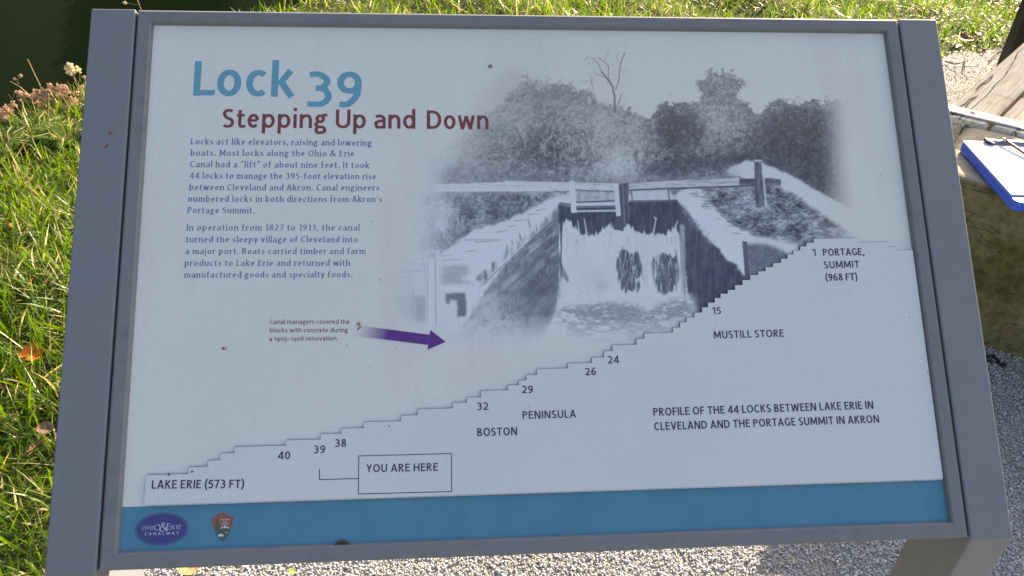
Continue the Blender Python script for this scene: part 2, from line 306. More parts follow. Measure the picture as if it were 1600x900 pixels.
    for p, q in (((622, 411), (668, 402)), ((620, 425), (660, 423)), ((618, 434), (640, 433)), ((661, 403), (665, 436)), ((645, 450), (646, 506)), ((652, 462), (653, 500))): seg(*p, *q, 1.3, .35, .7)
    lay(poly([(648, 462), (668, 462), (668, 506), (650, 504)], 2, 3, 46)*.7, .40)
    lay(poly([(688, 416), (730, 414), (732, 424), (720, 436), (738, 440), (736, 445), (690, 446)], 2, 4, 39)*.75, .42); dabs(poly([(690, 418), (730, 416), (732, 446), (690, 446)], 0), 160, 5, 1, .2, .9, .6)
    lay(poly([(690, 448), (742, 446), (752, 440), (748, 470), (728, 490), (712, 506), (690, 520)], 2), .92)
    lay(poly([(695, 458), (728, 456), (729, 488), (725, 495), (714, 495), (714, 470), (704, 468), (701, 476), (696, 474)], 1, 2, 40), .22)
    lay(poly([(665, 395), (687, 390), (686, 515), (666, 520)], 0), .90); seg(680, 398, 681, 515, 1.8, .38, .9); seg(668, 400, 668, 505, 1.8, .45, .8); seg(687, 392, 687, 470, 1, .6, .7); lay(poly([(669, 397), (680, 393), (680, 402), (669, 404)], 1), .45)
    # --- the gate: dark planking, white posts and rails
    lay(poly([(872, 318), (890, 322), (905, 322), (965, 322), (985, 314), (1058, 312), (1066, 340), (1072, 470), (876, 470)], 1), np.clip(.12 + .12*(noise(3, 14, 9) - .5) + .06*(fbm(6, 48) - .5), .04, .5))
    lay(poly([(900, 300), (960, 302), (960, 316), (900, 316)], 1), .62 + .5*(fbm(5, 49) - .5)); lay(poly([(985, 296), (1045, 294), (1052, 312), (985, 314)], 1), .78 + .2*(fbm(8, 50) - .5))
    for p, q, w, t in (((900, 316), (960, 314), 2.4, .2), ((898, 330), (962, 329), 3, .75), ((898, 324), (962, 322), 3, .3), ((985, 314), (1058, 313), 2, .25), ((986, 297), (988, 313), 2.2, .3), ((1044, 296), (1046, 313), 2.2, .25), ((876, 318), (892, 320), 4, .3)): seg(*p, *q, w, t)
    # water pouring: bright sheets with two dark hollows
    wf = poly([(877, 340), (888, 342), (895, 352), (902, 364), (915, 372), (935, 364), (950, 352), (958, 346), (966, 358), (978, 352), (990, 356), (1004, 366), (1020, 366), (1040, 368), (1052, 358), (1060, 348), (1064, 365), (1066, 400), (1066, 440), (1062, 462), (1082, 462), (1082, 488), (876, 492), (874, 430)], 1, 5, 52, 7)
    nv = .55*noise(2.6, 22, 8) + .30*noise(5, 34, 9) + .15*noise(1.6, 8, 10)
    wsoft = blur(wf, 5); cov = np.clip((wsoft*1.25 + (nv - .5)*1.25 - .48)*3.2, 0, 1)*np.clip(blur(wf, 9)*2.6, 0, 1)
    lay(cov, np.clip(.93 + .16*(nv - .55), 0, .97))
    for cx, y0, y1, hw in ((983, 394, 456, 20), (1040, 398, 458, 20)):
        hs_ = blur(poly([(cx - hw, y0 + 2), (cx - hw*.4, y0 - 6), (cx + hw*.3, y0 + 6), (cx + hw, y0 - 8), (cx + hw*.9, y1 - 4), (cx, y1 + 2), (cx - hw*.7, y1 - 4)], 0), 4)
        dk_ = np.clip((hs_*1.3 + (.6*noise(2.4, 16, int(cx)) + .4*noise(6, 10, int(cx) + 5) - .5)*2.0 - .36)*2.4, 0, 1)*np.clip(hs_*2.2, 0, 1)
        lay(dk_*.92, np.clip(.17 + .25*(nv - .5), .05, .5))
        for i in range(16): x = cx + rs.uniform(-hw, hw); y = rs.uniform(y0 - 6, y1 - 22); seg(x, y, x + rs.uniform(-3, 3), y + rs.uniform(8, 22), rs.uniform(.8, 2), .88, .6, .4)
    for i in range(150):
        x = rs.uniform(880, 1062); y = rs.uniform(362, 452); seg(x, y, x + rs.uniform(-5, 5), y + rs.uniform(6, 20), rs.uniform(.7, 1.6), rs.choice((.66, .74, .97)), rs.uniform(.2, .6), .4)
    for i in range(26):
        x = rs.uniform(884, 1060); y = rs.uniform(352, 385); seg(x, y, x + rs.uniform(-3, 3), y + rs.uniform(5, 14), rs.uniform(.8, 2), .25, rs.uniform(.3, .7), .4)
    lay(blob(930, 440, 26, 16)*np.clip((nv - .42)*4, 0, 1)*.5, .62); lay(blob(905, 400, 14, 40)*np.clip((nv - .45)*4, 0, 1)*.35, .66); lay(blob(1008, 420, 8, 40)*np.clip((nv - .45)*4, 0, 1)*.4, .6)
    for x, y, x2, y2 in ((1020, 368, 1025, 342), (1025, 342, 1022, 339), (1052, 362, 1059, 345), (957, 366, 955, 348), (918, 374, 913, 342), (906, 372, 903, 345)): seg(x, y, x2, y2, 3, .93, .8, 1.2)
    lay(poly([(1062, 350), (1070, 352), (1070, 460), (1064, 460)], 1)*.8, .6); dabs(poly([(1058, 350), (1070, 355), (1070, 455), (1060, 455)], 0), 30, 18, 1.2, .3, .9, .6, -1.5, .1)
    lay(blob(940, 448, 10, 8)*.45, .5); lay(blob(925, 430, 25, 20)*.2, .6); lay(poly([(876, 410), (884, 424), (890, 438), (886, 442), (878, 430)], 1)*.8, .25)
    dabs(wf, 70, 9, 1.2, .62, .78, .4, -1.5, .3); dabs(wf, 26, 3, 1.6, .25, .4, .6, -1.2, .6)
    # foam and the dark rippled pool
    pool = poly([(874, 478), (905, 474), (940, 470), (985, 474), (1010, 486), (1040, 470), (1078, 462), (1084, 495), (1040, 520), (1000, 540), (930, 545), (880, 520), (868, 500)], 4, 6, 53, 10)
    lay(poly([(872, 470), (1082, 462), (1090, 500), (1030, 540), (960, 562), (850, 562), (845, 530), (868, 495)], 5), .90)
    rip = np.clip((fbm(13, 54, 4, .32) - .40 + .22*blob(975, 492, 55, 18) + .12*blob(1060, 480, 25, 16) + .08*blob(900, 490, 30, 10))*5.5, 0, 1)
    lay(pool*rip*.66, np.clip(.26 + .3*(fbm(5, 55, 3, .5) - .5), .05, .9)); dabs(pool, 260, 6, 1.1, .75, .95, .6, 0, .25); dabs(pool, 200, 6, 1.1, .15, .35, .6, 0, .25)
    lay(poly([(1010, 520), (1090, 488), (1050, 522), (1000, 545), (900, 560), (930, 540)], 4, 5, 56)*.35, .5)
    # --- balance beams, rails, posts
    def beam(q, tone, edge=.2):
        M = poly(q, 0, .8, 60); lay(M, np.clip(tone + .30*(noise(22, 2.4, 12) - .5) + .14*(fbm(4, 63, 2) - .5), .05, .98))
        seg(*q[3], *q[2], 1.8, edge, .85); seg(*q[0], *q[1], .9, .5, .5)
        dabs(M, 26, 12, .9, .2, .4, .6, 0, .06)
    beam([(680, 288), (800, 284), (892, 287), (892, 298), (790, 299), (681, 299)], .88)
    seg(790, 284, 966, 288, 3, .80, 1); beam([(898, 286), (960, 289), (960, 299), (898, 297)], .86)
    beam([(980, 286), (1060, 282), (1156, 278), (1156, 289), (1060, 293), (982, 296)], .72, .12); seg(984, 297, 1180, 290, 2.6, .15, .9)
    beam([(1156, 279), (1206, 278), (1219, 281), (1219, 290), (1206, 291), (1156, 290)], .22, .08); lay(poly([(1178, 253), (1190, 252), (1194, 322), (1186, 326), (1181, 322)], 0, 1, 64), .24 + .25*(noise(2.4, 20, 13) - .5)); seg(1191, 255, 1197, 322, 3.2, .78, .8); seg(1180, 251, 1190, 251, 3, .85, .8)
    lay(poly([(889, 283), (898, 283), (901, 332), (893, 333)], 0, .6, 65), .90 + .12*(noise(2.5, 14, 14) - .5)); lay(poly([(958, 287), (966, 287), (970, 337), (963, 338)], 0, .6, 66), .88)
    lay(poly([(967, 288), (982, 286), (982, 312), (974, 362), (958, 358), (964, 338), (970, 337)], 0, 1, 67), .18); seg(973, 288, 976, 350, 2, .45, .6); seg(980, 286, 983, 340, 2, .3, .8)
    lay(poly([(1136, 260), (1150, 262), (1158, 272), (1150, 278), (1136, 276)], 3, 4, 68)*.7, .7)
    # --- fade to paper on every side, grain, contrast
    L = np.clip((XX - 612 - 30*(fbm(40, 70) - .5) - np.clip(265 - YY, 0, 99)*.9)/105, 0, 1); L = np.maximum(L, np.clip((YY - 385)/30, 0, 1)*np.clip((XX - 592)/60, 0, 1)*np.clip((545 - YY)/50, 0, 1))
    R = np.clip((1338 - XX + .10*np.clip(YY - 250, 0, 200))/62, 0, 1); B = np.clip((568 - YY)/52, 0, 1)*np.clip((600 - YY + np.clip(XX - 850, 0, 200)*.3)/80, 0, 1)
    BL = np.clip((XX - 660 + (560 - YY)*1.1)/60, 0, 1); B2 = np.clip((556 - YY)/62, 0, 1)
    s = lambda v: v*v*(3 - 2*v)
    F = s(L)*s(R)*s(B2)*s(BL)
    soft = np.clip((760 - XX)/120, 0, 1)*.30 + np.clip((YY - 490)/60, 0, 1)*.25 + np.clip((250 - YY)/120, 0, 1)*.10
    T = .97 + (T - .97)*F*(.96 - soft)
    T = T + (rs.rand(PH, PW) - .5)*.05*(T < .93)
    return np.clip(T, .03, .97), F
# ================================================================ lettering: pen strokes, drawn once with and once without serifs
def arc(cx, cy, rx, ry, a0, a1, n=16): return [(cx + rx*math.cos(R(a0 + (a1-a0)*i/n)), cy + ry*math.sin(R(a0 + (a1-a0)*i/n))) for i in range(n+1)]
def sp(P, n=6):
    P = [P[0]] + list(P) + [P[-1]]; out = []
    for i in range(1, len(P)-2):
        p0, p1, p2, p3 = [np.array(q, float) for q in P[i-1:i+3]]
        for k in range(n):
            t = k/n; out.append(tuple(.5*((2*p1) + (p2-p0)*t + (2*p0-5*p1+4*p2-p3)*t*t + (3*p1-p0-3*p2+p3)*t**3)))
    return out + [tuple(P[-2])]
def glyph(ch, t, X, S):
    """strokes [(points, serif at start, serif at end)] and advance; capital height 1, t pen width, X x-height, S serifs"""
    h = t/2; A = 1.06; D = -.30; o = .012
    def st(x, y0, y1, s0=3, s1=3): return ([(x, y0), (x, y1)], s0, s1)
    def ell(w, y0, y1, x0=0): return arc(x0 + w/2, (y0+y1)/2, w/2 - h, (y1-y0)/2 - h + o, 90, 474, 30)
    g = []; w = .5
    if ch == ' ': return [], .26
    if ch == 'A': w = .66; g = [([(h*.8, 0), (w/2, 1)], 3, 0), ([(w/2, 1), (w - h*.8, 0)], 0, 3), ([(w*.22, .30), (w*.78, .30)], 0, 0)]
    elif ch == 'B': w = .56; g = [st(h, 0, 1, 1, 1), ([(h, 1-h)] + arc(w*.50, .755, w*.40 - h, .245 - h, 90, -90, 10) + [(h, .51)], 0, 0), ([(h, .51)] + arc(w*.52, .265, w*.48 - h, .265 - h + .005, 90, -90, 10) + [(h, h)], 0, 0)]
    elif ch == 'C': w = .60; g = [(arc(w*.58, .5, w*.58 - h, .5 - h + o, 52, 308, 24), 0, 0)]
    elif ch == 'D': w = .66; g = [st(h, 0, 1, 1, 1), ([(h, 1-h), (w*.42, 1-h)] + arc(w*.42, .5, w*.58 - h, .5 - h, 88, -88, 18) + [(w*.42, h), (h, h)], 0, 0)]
    elif ch == 'E': w = .49; g = [st(h, 0, 1, 1, 1), ([(h, 1-h), (w-.02, 1-h)], 0, 0), ([(h, .52), (w-.06, .52)], 0, 0), ([(h, h), (w, h)], 0, 0)]
    elif ch == 'F': w = .47; g = [st(h, 0, 1, 3, 1), ([(h, 1-h), (w, 1-h)], 0, 0), ([(h, .50), (w-.05, .50)], 0, 0)]
    elif ch == 'G': w = .64; g = [(arc(w*.56, .5, w*.56 - h, .5 - h + o, 52, 300, 24) + [(w-h, .10)], 0, 0), ([(w-h, .07), (w-h, .48)], 0, 0), ([(w-h, .48-h), (w*.60, .48-h)], 0, 0)]
    elif ch == 'H': w = .64; g = [st(h, 0, 1), st(w-h, 0, 1), ([(h, .52), (w-h, .52)], 0, 0)]
    elif ch == 'I': w = t; g = [st(h, 0, 1)]
    elif ch == 'K': w = .58; g = [st(h, 0, 1), ([(w-h*1.2, 1), (t, .48)], 3, 0), ([(w*.36, .60), (w-h*.9, 0)], 0, 3)]
    elif ch == 'L': w = .45; g = [st(h, 0, 1, 1, 3), ([(h, h), (w, h)], 0, 0)]
    elif ch == 'M': w = .80; g = [([(h*1.0, 0), (w*.13, 1)], 3, 0), ([(w*.13, 1), (w*.5, .16)], 0, 0), ([(w*.5, .16), (w*.87, 1)], 0, 0), ([(w*.87, 1), (w-h, 0)], 0, 3)]
    elif ch == 'N': w = .66; g = [st(h, 0, 1), ([(h*1.3, 1), (w-h*1.3, 0)], 0, 0), st(w-h, 0, 1)]
    elif ch == 'O': w = .72; g = [(ell(w, 0, 1), 0, 0)]
    elif ch == 'P': w = .54; g = [st(h, 0, 1, 3, 1), ([(h, 1-h)] + arc(w*.46, .72, w*.54 - h, .28 - h, 90, -90, 12) + [(h, .44+h)], 0, 0)]
    elif ch == 'R': w = .57; g = [st(h, 0, 1, 3, 1), ([(h, 1-h)] + arc(w*.44, .73, w*.48 - h, .27 - h, 90, -90, 12) + [(h, .46+h)], 0, 0), ([(w*.40, .48), (w-h*.8, 0)], 0, 3)]
    elif ch == 'S': w = .50; g = [(sp([(w-h*1.3, .87), (w*.62, 1-h+o), (w*.30, .95-h*.7), (h, .745), (w*.34, .555), (w*.72, .43), (w-h, .26), (w*.70, .05+h*.7), (w*.38, h-o), (h*.9, .12)]), 0, 0)]
    elif ch == 'T': w = .56; g = [st(w/2, 0, 1, 3, 0), ([(0, 1-h), (w, 1-h)], 0, 0)]
    elif ch == 'U': w = .62; g = [([(h, 1), (h, .32)] + arc(w/2, .32, w/2 - h, .32 - h + o, 180, 360, 14) + [(w-h, 1)], 3, 3)]
    elif ch == 'V': w = .62; g = [([(h*.8, 1), (w/2, 0)], 3, 0), ([(w/2, 0), (w-h*.8, 1)], 0, 3)]
    elif ch == 'W': w = .92; g = [([(h*.8, 1), (w*.27, 0)], 3, 0), ([(w*.27, 0), (w*.5, .94)], 0, 0), ([(w*.5, .94), (w*.73, 0)], 0, 0), ([(w*.73, 0), (w-h*.8, 1)], 0, 3)]
    elif ch == 'Y': w = .58; g = [([(h*.8, 1), (w/2, .45)], 3, 0), ([(w-h*.8, 1), (w/2, .45)], 3, 0), st(w/2, 0, .48, 3, 0)]
    elif ch == '0': w = .54; g = [(ell(w, 0, 1), 0, 0)]
    elif ch == '1': w = .34; g = [st(w-h, 0, 1, 3, 0), ([(w-h, 1-h*.6), (.02, .80)], 0, 0)]
    elif ch == '2': w = .50; g = [(sp([(.03, .86), (w*.42, 1-h+o), (w-h*1.2, .74), (w*.66, .42), (.05, h)]), 0, 0), ([(.02, h), (w, h)], 0, 0)]
    elif ch == '3': w = .50; g = [(sp([(.05, .91), (w*.45, 1-h+o), (w-h*1.4, .76), (w*.62, .56), (w*.34, .53)]), 0, 0), (sp([(w*.34, .53), (w*.68, .49), (w-h, .28), (w*.62, .05+h*.6), (w*.30, h-o), (.02, .08)]), 0, 0)]
    elif ch == '4': w = .56; g = [st(w*.74, 0, 1, 3, 0), ([(w*.74, 1-h*.4), (.03, .27)], 0, 0), ([(.02, .27), (w, .27)], 0, 0)]
    elif ch == '5': w = .50; g = [([(w*.92, 1-h), (w*.20, 1-h)], 0, 0), (sp([(w*.22, 1-h), (w*.18, .56), (w*.55, .60), (w-h, .32), (w*.62, .05+h*.6), (w*.30, h-o), (.02, .07)]), 0, 0)]
    elif ch == '6': w = .53; g = [(arc(w/2, .31, w/2 - h, .31 - h + o, 90, 474, 26), 0, 0), (sp([(w*.86, 1-h), (w*.52, .90), (w*.22, .66), (h, .34)]), 0, 0)]
    elif ch == '7': w = .50; g = [([(.02, 1-h), (w-.02, 1-h)], 0, 0), ([(w-h*1.1, 1-h), (w*.30, 0)], 0, 0)]
    elif ch == '8': w = .54; g = [(ell(w*.88, .50, 1, w*.06), 0, 0), (ell(w, 0, .54), 0, 0)]
    elif ch == '9': w = .53; g = [(arc(w/2, .69, w/2 - h, .31 - h + o, 90, 474, 26), 0, 0), (sp([(w*.14, h), (w*.48, .10), (w*.78, .34), (w-h, .66)]), 0, 0)]
    elif ch == '(': w = .26; g = [(sp([(w-.02, 1.10), (h*1.2, .75), (h, .42), (h*1.2, .14), (w-.02, -.18)]), 0, 0)]
    elif ch == ')': w = .26; g = [(sp([(.02, 1.10), (w-h*1.2, .75), (w-h, .42), (w-h*1.2, .14), (.02, -.18)]), 0, 0)]
    elif ch == '.': w = t*1.15; g = [([(w/2, -.005), (w/2, t*1.1)], 0, 0)]
    elif ch == ',': w = t*1.15; g = [([(w*.55, t*1.1), (w*.5, 0), (w*.2, -.15)], 0, 0)]
    elif ch == '-': w = .30; g = [([(0, X*.5), (w, X*.5)], 0, 0)]
    elif ch == '\u2013': w = .46; g = [([(0, X*.52), (w, X*.52)], 0, 0)]
    elif ch == '\u2019': w = .18; g = [([(w*.6, A-.02), (w*.6, A-.12), (w*.25, A-.28)], 0, 0)]
    elif ch == '\u201c': w = .36; g = [([(w*.42, A), (w*.18, A-.14), (w*.2, A-.24)], 0, 0), ([(w*.9, A), (w*.66, A-.14), (w*.68, A-.24)], 0, 0)]
    elif ch == '\u201d': w = .36; g = [([(w*.3, A), (w*.32, A-.12), (w*.08, A-.26)], 0, 0), ([(w*.78, A), (w*.8, A-.12), (w*.56, A-.26)], 0, 0)]
    elif ch == '&': w = .80; g = [(sp([(w-.02, h), (w*.62, .32), (w*.26, .74), (w*.28, .92), (w*.44, 1-h+o), (w*.56, .86), (w*.46, .68), (w*.14, .46), (h, .24), (w*.18, .05+h*.5), (w*.42, h-o), (w*.66, .16), (w*.80, .52)]), 0, 0)]
    elif ch == 'a': w = .48; g = [(arc(w*.44, X*.66, w*.56 - h, X*.34 - h + o, 142, 0, 12) + [(w-h, 0)], 0, 1 if S else 0), (sp([(w-h, X*.56), (w*.50, X*.53), (w*.14, X*.42), (h, X*.24), (w*.22, h*.9), (w*.46, h-o), (w*.78, X*.13), (w-h, X*.30)]), 0, 0)]
    elif ch == 'b': w = .54; g = [st(h, 0, A, 0, 1), (arc(w/2, X/2, w/2 - h, X/2 - h + o, 168, -168, 22), 0, 0)]
    elif ch == 'c': w = .44; g = [(arc(w*.60, X/2, w*.60 - h, X/2 - h + o, 50, 310, 20), 0, 0)]
    elif ch == 'd': w = .54; g = [st(w-h, 0, A, 0, 1), (arc(w/2, X/2, w/2 - h, X/2 - h + o, 12, 348, 22), 0, 0)]
    elif ch == 'e': w = .49; g = [([(h*1.2, X*.53), (w-h*1.2, X*.53)], 0, 0), (arc(w/2, X/2, w/2 - h, X/2 - h + o, 8, 318, 22), 0, 0)]
    elif ch == 'f': w = .34; g = [(sp([(w+.02, A-h*.8), (w*.72, A-h*.6), (w*.40, A*.86), (w*.38, X)]) + [(w*.38, 0)], 0, 3), ([(0, X-h), (w*.92, X-h)], 0, 0)]
    elif ch == 'g': w = .50; g = [(arc(w*.45, X*.68, w*.42 - h, X*.32 - h + o, 90, 474, 24), 0, 0), ([(w*.62, X*.92), (w*1.02, X*.98)], 0, 0),
                                  (sp([(w*.24, X*.42), (w*.10, X*.26), (w*.30, X*.12), (w*.70, X*.06), (w-h, -.10), (w*.74, D+h*1.2), (w*.40, D+h*.6), (h, D+.12), (w*.16, -.02), (w*.34, X*.09)]), 0, 0)]
    elif ch == 'h': w = .53; g = [st(h, 0, A, 3, 1), (arc(w*.53, X*.58, w*.47 - h, X*.42 - h + o, 158, 0, 14) + [(w-h, 0)], 0, 3)]
    elif ch == 'i': w = t; g = [st(h, 0, X, 3, 1), ([(h - t*.05, X+.17), (h + t*.05, X+.17 + t*1.05)], 0, 0)]
    elif ch == 'j': w = t; g = [([(h, X), (h, -.08), (h-.02, D*.7), (h-.14, D+h)], 1, 0), ([(h - t*.05, X+.17), (h + t*.05, X+.17 + t*1.05)], 0, 0)]
    elif ch == 'k': w = .50; g = [st(h, 0, A, 3, 1), ([(w-h*1.2, X), (t, X*.46)], 3, 0), ([(w*.40, X*.60), (w-h*.8, 0)], 0, 3)]
    elif ch == 'l': w = t; g = [st(h, 0, A, 3, 1)]
    elif ch == 'm': w = .82; g = [st(h, 0, X, 3, 1), (arc(w*.27, X*.58, w*.23, X*.42 - h + o, 150, 0, 12) + [(w*.5, 0)], 0, 3), (arc(w*.75 - h*.5, X*.58, w*.25 - h*.5, X*.42 - h + o, 150, 0, 12) + [(w-h, 0)], 0, 3)]
    elif ch == 'n': w = .53; g = [st(h, 0, X, 3, 1), (arc(w*.53, X*.58, w*.47 - h, X*.42 - h + o, 158, 0, 14) + [(w-h, 0)], 0, 3)]
    elif ch == 'o': w = .54; g = [(ell(w, 0, X), 0, 0)]
    elif ch == 'p': w = .54; g = [st(h, D, X, 3, 1), (arc(w/2, X/2, w/2 - h, X/2 - h + o, 168, -168, 22), 0, 0)]
    elif ch == 'r': w = .34; g = [st(h, 0, X, 3, 1), (sp([(h, X*.60), (w*.45, X*.90), (w*.75, X-h+o), (w+.02, X-h*1.2)]), 0, 0)]
    elif ch == 's': w = .41; g = [(sp([(w-h*1.2, X*.86), (w*.55, X-h+o), (h*1.1, X*.74), (w*.40, X*.54), (w*.75, X*.42), (w-h, X*.24), (w*.55, h-o), (.03, X*.12)]), 0, 0)]
    elif ch == 't': w = .33; g = [([(w*.36, X+.20), (w*.36, .20)] + sp([(w*.36, .20), (w*.46, .04+h*.5), (w*.72, h-o), (w+.02, h+.02)]), 0, 0), ([(0, X-h), (w*.95, X-h)], 0, 0)]
    elif ch == 'u': w = .53; g = [st(w-h, 0, X, 0, 1), ([(h, X)] + arc(w*.47, X*.42, w*.47 - h, X*.42 - h + o, 180, 338, 14), 1, 0)]
    elif ch == 'v': w = .48; g = [([(h*.8, X), (w/2, 0)], 3, 0), ([(w/2, 0), (w-h*.8, X)], 0, 3)]
    elif ch == 'w': w = .76; g = [([(h*.8, X), (w*.27, 0)], 3, 0), ([(w*.27, 0), (w*.5, X*.94)], 0, 0), ([(w*.5, X*.94), (w*.73, 0)], 0, 0), ([(w*.73, 0), (w-h*.8, X)], 0, 3)]
    elif ch == 'y': w = .48; g = [([(h*.8, X), (w*.52, .0)], 3, 0), ([(w-h*.8, X), (w*.50, 0), (w*.34, D*.75), (w*.04, D+h)], 3, 0)]
    return g, w
def ribbon(P, wf):
    P = [np.array(p, float) for p in P]; Q = [P[0]]
    for p in P[1:]:
        if np.linalg.norm(p - Q[-1]) > 1e-5: Q.append(p)
    P = Q; V = []; n = len(P)
    for i, p in enumerate(P):
        d0 = P[i] - P[i-1] if i else P[1] - P[0]; d1 = P[i+1] - P[i] if i < n-1 else P[-1] - P[-2]
        d0 = d0/np.linalg.norm(d0); d1 = d1/np.linalg.norm(d1); t = d0 + d1; t = t/(np.linalg.norm(t) + 1e-9)
        nn = np.array([-t[1], t[0]]); k = wf(t)/2/max(.5, abs(t @ d0)); V += [p + nn*k, p - nn*k]
    return V, [(2*i, 2*i+1, 2*i+3, 2*i+2) for i in range(n-1)]
def set_text(s, t, X, S, track=.10, old=None, width=None):
    """quads of a line of text in units of the capital height; letters are spread to the wanted width, the pen keeps its own"""
    items = []; x = 0
    for ch in s:
        dy = -.28 if old == 'old' and ch in '3459' else 0; f = X if old == 'old' and ch in '01' else 1
        g, w = glyph(ch, t, X, S)
        for P, s0, s1 in g: items.append(([(p[0] + x, p[1]*f + dy) for p in P], s0, s1))
        if ch != ' ': x += w + (track if ch not in 'fr' or S else track*.6) + (t*.5 if S else 0)
        else: x += w + (t*.3 if S else 0)
    W = x - track - (t*.5 if S else 0); h = t/2; sx = ((width or W) - t)/max(1e-6, W - t); out = []; phi = R(22)
    if W <= t*1.3: sx = 1
    wf = (lambda d: t*(.30 + .70*abs(d[1]*math.cos(phi) - d[0]*math.sin(phi)))) if S else (lambda d: t*(.86 + .14*abs(d[1])))
    for k, (P, s0, s1) in enumerate(items):
        P = [(h + (p[0] - h)*sx, p[1]) for p in P]; V, F = ribbon(P, wf); out.append((V, F))
        if S:
            for e, fl in ((P[0], s0), (P[-1], s1)):
                if fl:
                    l = -t*1.0 if fl & 1 else 0; r = t*1.0 if fl & 2 else t*.3; up = 1 if e[1] < .1 else -1
                    out.append(([np.array((e[0]+l, e[1])), np.array((e[0]+r, e[1])), np.array((e[0]+r, e[1] + up*t*.34)), np.array((e[0]+l, e[1] + up*t*.34))], [(0, 1, 2, 3)]))
    return out
class Print:
    """flat ink on the sign, collected in face coordinates; every stroke lies a few microns over the one before"""
    def __init__(s): s.V = []; s.F = []; s.M = []; s.k = 0
    def poly(s, ab, F=None, c=.00015, m=0):
        k = len(s.V); cc = c + (s.k % 12)*6e-6; s.k += 1
        s.V += [pw(a, b, cc + (i//2)*8e-7) for i, (a, b) in enumerate(ab)]
        for f in (F or [tuple(range(len(ab)))]): s.F.append(tuple(i + k for i in f)); s.M.append(m)
    def line(s, text, p0, p1, cap, t=.16, X=.72, serif=False, c=.00015, track=.10, old=None, m=0, surf=0., xs=None):
        A = pl(*p0, surf); B = pl(*p1, surf); T = pl(p0[0], p0[1] - cap, surf)
        d = (B - A); Ln = np.linalg.norm(d); d = d/Ln; nrm = np.array([-d[1], d[0]]); H = abs((T - A) @ nrm)
        for V, F in set_text(text, t, X, serif, track, old, Ln/H): s.poly([tuple(A + d*v[0]*H + nrm*v[1]*H) for v in V], F, surf + c, m)
    def px(s, pts, c=.00015, surf=0., m=0): s.poly([tuple(pl(*p, surf)) for p in pts], None, surf + c, m)
    def build(s, name, mats, parent):
        o = obj(name, s.V, s.F, mats, parent, mi=s.M); me = o.data
        n = np.zeros(len(me.polygons)*3); me.polygons.foreach_get('normal', n); n = n.reshape(-1, 3)
        if (n @ PC < 0).any():
            bm = bmesh.new(); bm.from_mesh(me); bmesh.ops.reverse_faces(bm, faces=[f for f in bm.faces if f.normal.dot(Vector(PC)) < 0]); bm.to_mesh(me); bm.free()
        return o
# ================================================================ ground, gravel, canal
BANK = np.array([(-3.6, -2.5), (-2.45, .6), (-1.80, 2.05), (-1.50, 2.95), (-.86, 4.25), (.1, 5.75), (2.2, 8.4), (9, 15), (40, 46)])
def bank_d(x, y):                                                   # distance from the top of the bank, positive on land
    x = np.asarray(x, float); y = np.asarray(y, float); best = np.full(x.shape, 1e9); sg = np.ones(x.shape)
    for (xa, ya), (xb, yb) in zip(BANK, BANK[1:]):
        dx, dy = xb - xa, yb - ya; t = np.clip(((x-xa)*dx + (y-ya)*dy)/(dx*dx + dy*dy), 0, 1)
        ex, ey = x - xa - t*dx, y - ya - t*dy; d = np.hypot(ex, ey); s = np.where(dx*(y-ya) - dy*(x-xa) < 0, 1., -1.)
        u = d < best; best = np.where(u, d, best); sg = np.where(u, s, sg)
    return best*sg
EDGE = [(-.52, -3), (-.46, -.5), (-.42, .2), (-.36, .54), (-.2, .8), (.2, 1.15), (.75, 1.62), (1.4, 2.2), (2.2, 2.95), (2.75, 3.40), (3.10, 3.66), (3.62, 3.80), (4.4, 3.95), (6, 4.2), (9, 4.6)]
EDGE_A = np.array(EDGE)
def edge_d(x, y):                                                   # positive on the grass side of the gravel's edge
    best = np.full(np.shape(x), 1e9); sg = np.ones(np.shape(x))
    for (xa, ya), (xb, yb) in zip(EDGE_A, EDGE_A[1:]):
        dx, dy = xb - xa, yb - ya; t = np.clip(((x-xa)*dx + (y-ya)*dy)/(dx*dx + dy*dy), 0, 1)
        ex, ey = x - xa - t*dx, y - ya - t*dy; d = np.hypot(ex, ey); s = np.where(dx*(y-ya) - dy*(x-xa) > 0, 1., -1.)
        u = d < best; best = np.where(u, d, best); sg = np.where(u, s, sg)
    return best*sg
def ground_h(x, y):
    d = bank_d(x, y); e = edge_d(x, y)
    h = np.clip(e, 0, 1)*.03*(np.sin(x*3.1 + 1)*np.sin(y*2.7) + .5*np.sin(x*7 + y*5))*np.clip(d, 0, 1)
    h = h - .0 + np.where(d < .25, -1.1*(1 - np.exp(-((.25 - np.minimum(d, .25))/.55)**1.3)), 0)
    far = np.clip(-d - 8.5, 0, 60); h = h + np.where(far > 0, np.minimum(far*2.2, 6 + far*.35), 0)*(1 + .25*np.sin(x*.9) * np.sin(y*.7 + 1))  # unseen far bank, raised steeply to give the water a dark reflection
    return h
def axis(c, fine, n, far): 
    k = np.arange(-n, n+1)/n; return c + fine*k + (far - fine)*np.sign(k)*np.abs(k)**5
gx = axis(.6, 4.5, 95, 90); gy = axis(2.4, 4.0, 90, 90); GX, GY = np.meshgrid(gx, gy)
GV = np.stack([GX, GY, ground_h(GX, GY)], -1).reshape(-1, 3)
nx, ny = len(gx), len(gy); I = np.arange(nx*ny).reshape(ny, nx)
m_soil = mat('soil_and_thatch', (.07, .06, .03), .95, .2)
sc_col = noise_col(m_soil, 9, [(.3, (.030, .032, .012)), (.5, (.055, .060, .018)), (.7, (.085, .070, .035))]); at_ = N(m_soil, 'VertexColor', layer_name='Col'); LK(m_soil, mix(m_soil, sc_col, at_.outputs[0], 1.0, 'MULTIPLY'), BS(m_soil).inputs['Base Color']); bump(m_soil, 60, .8, .02)
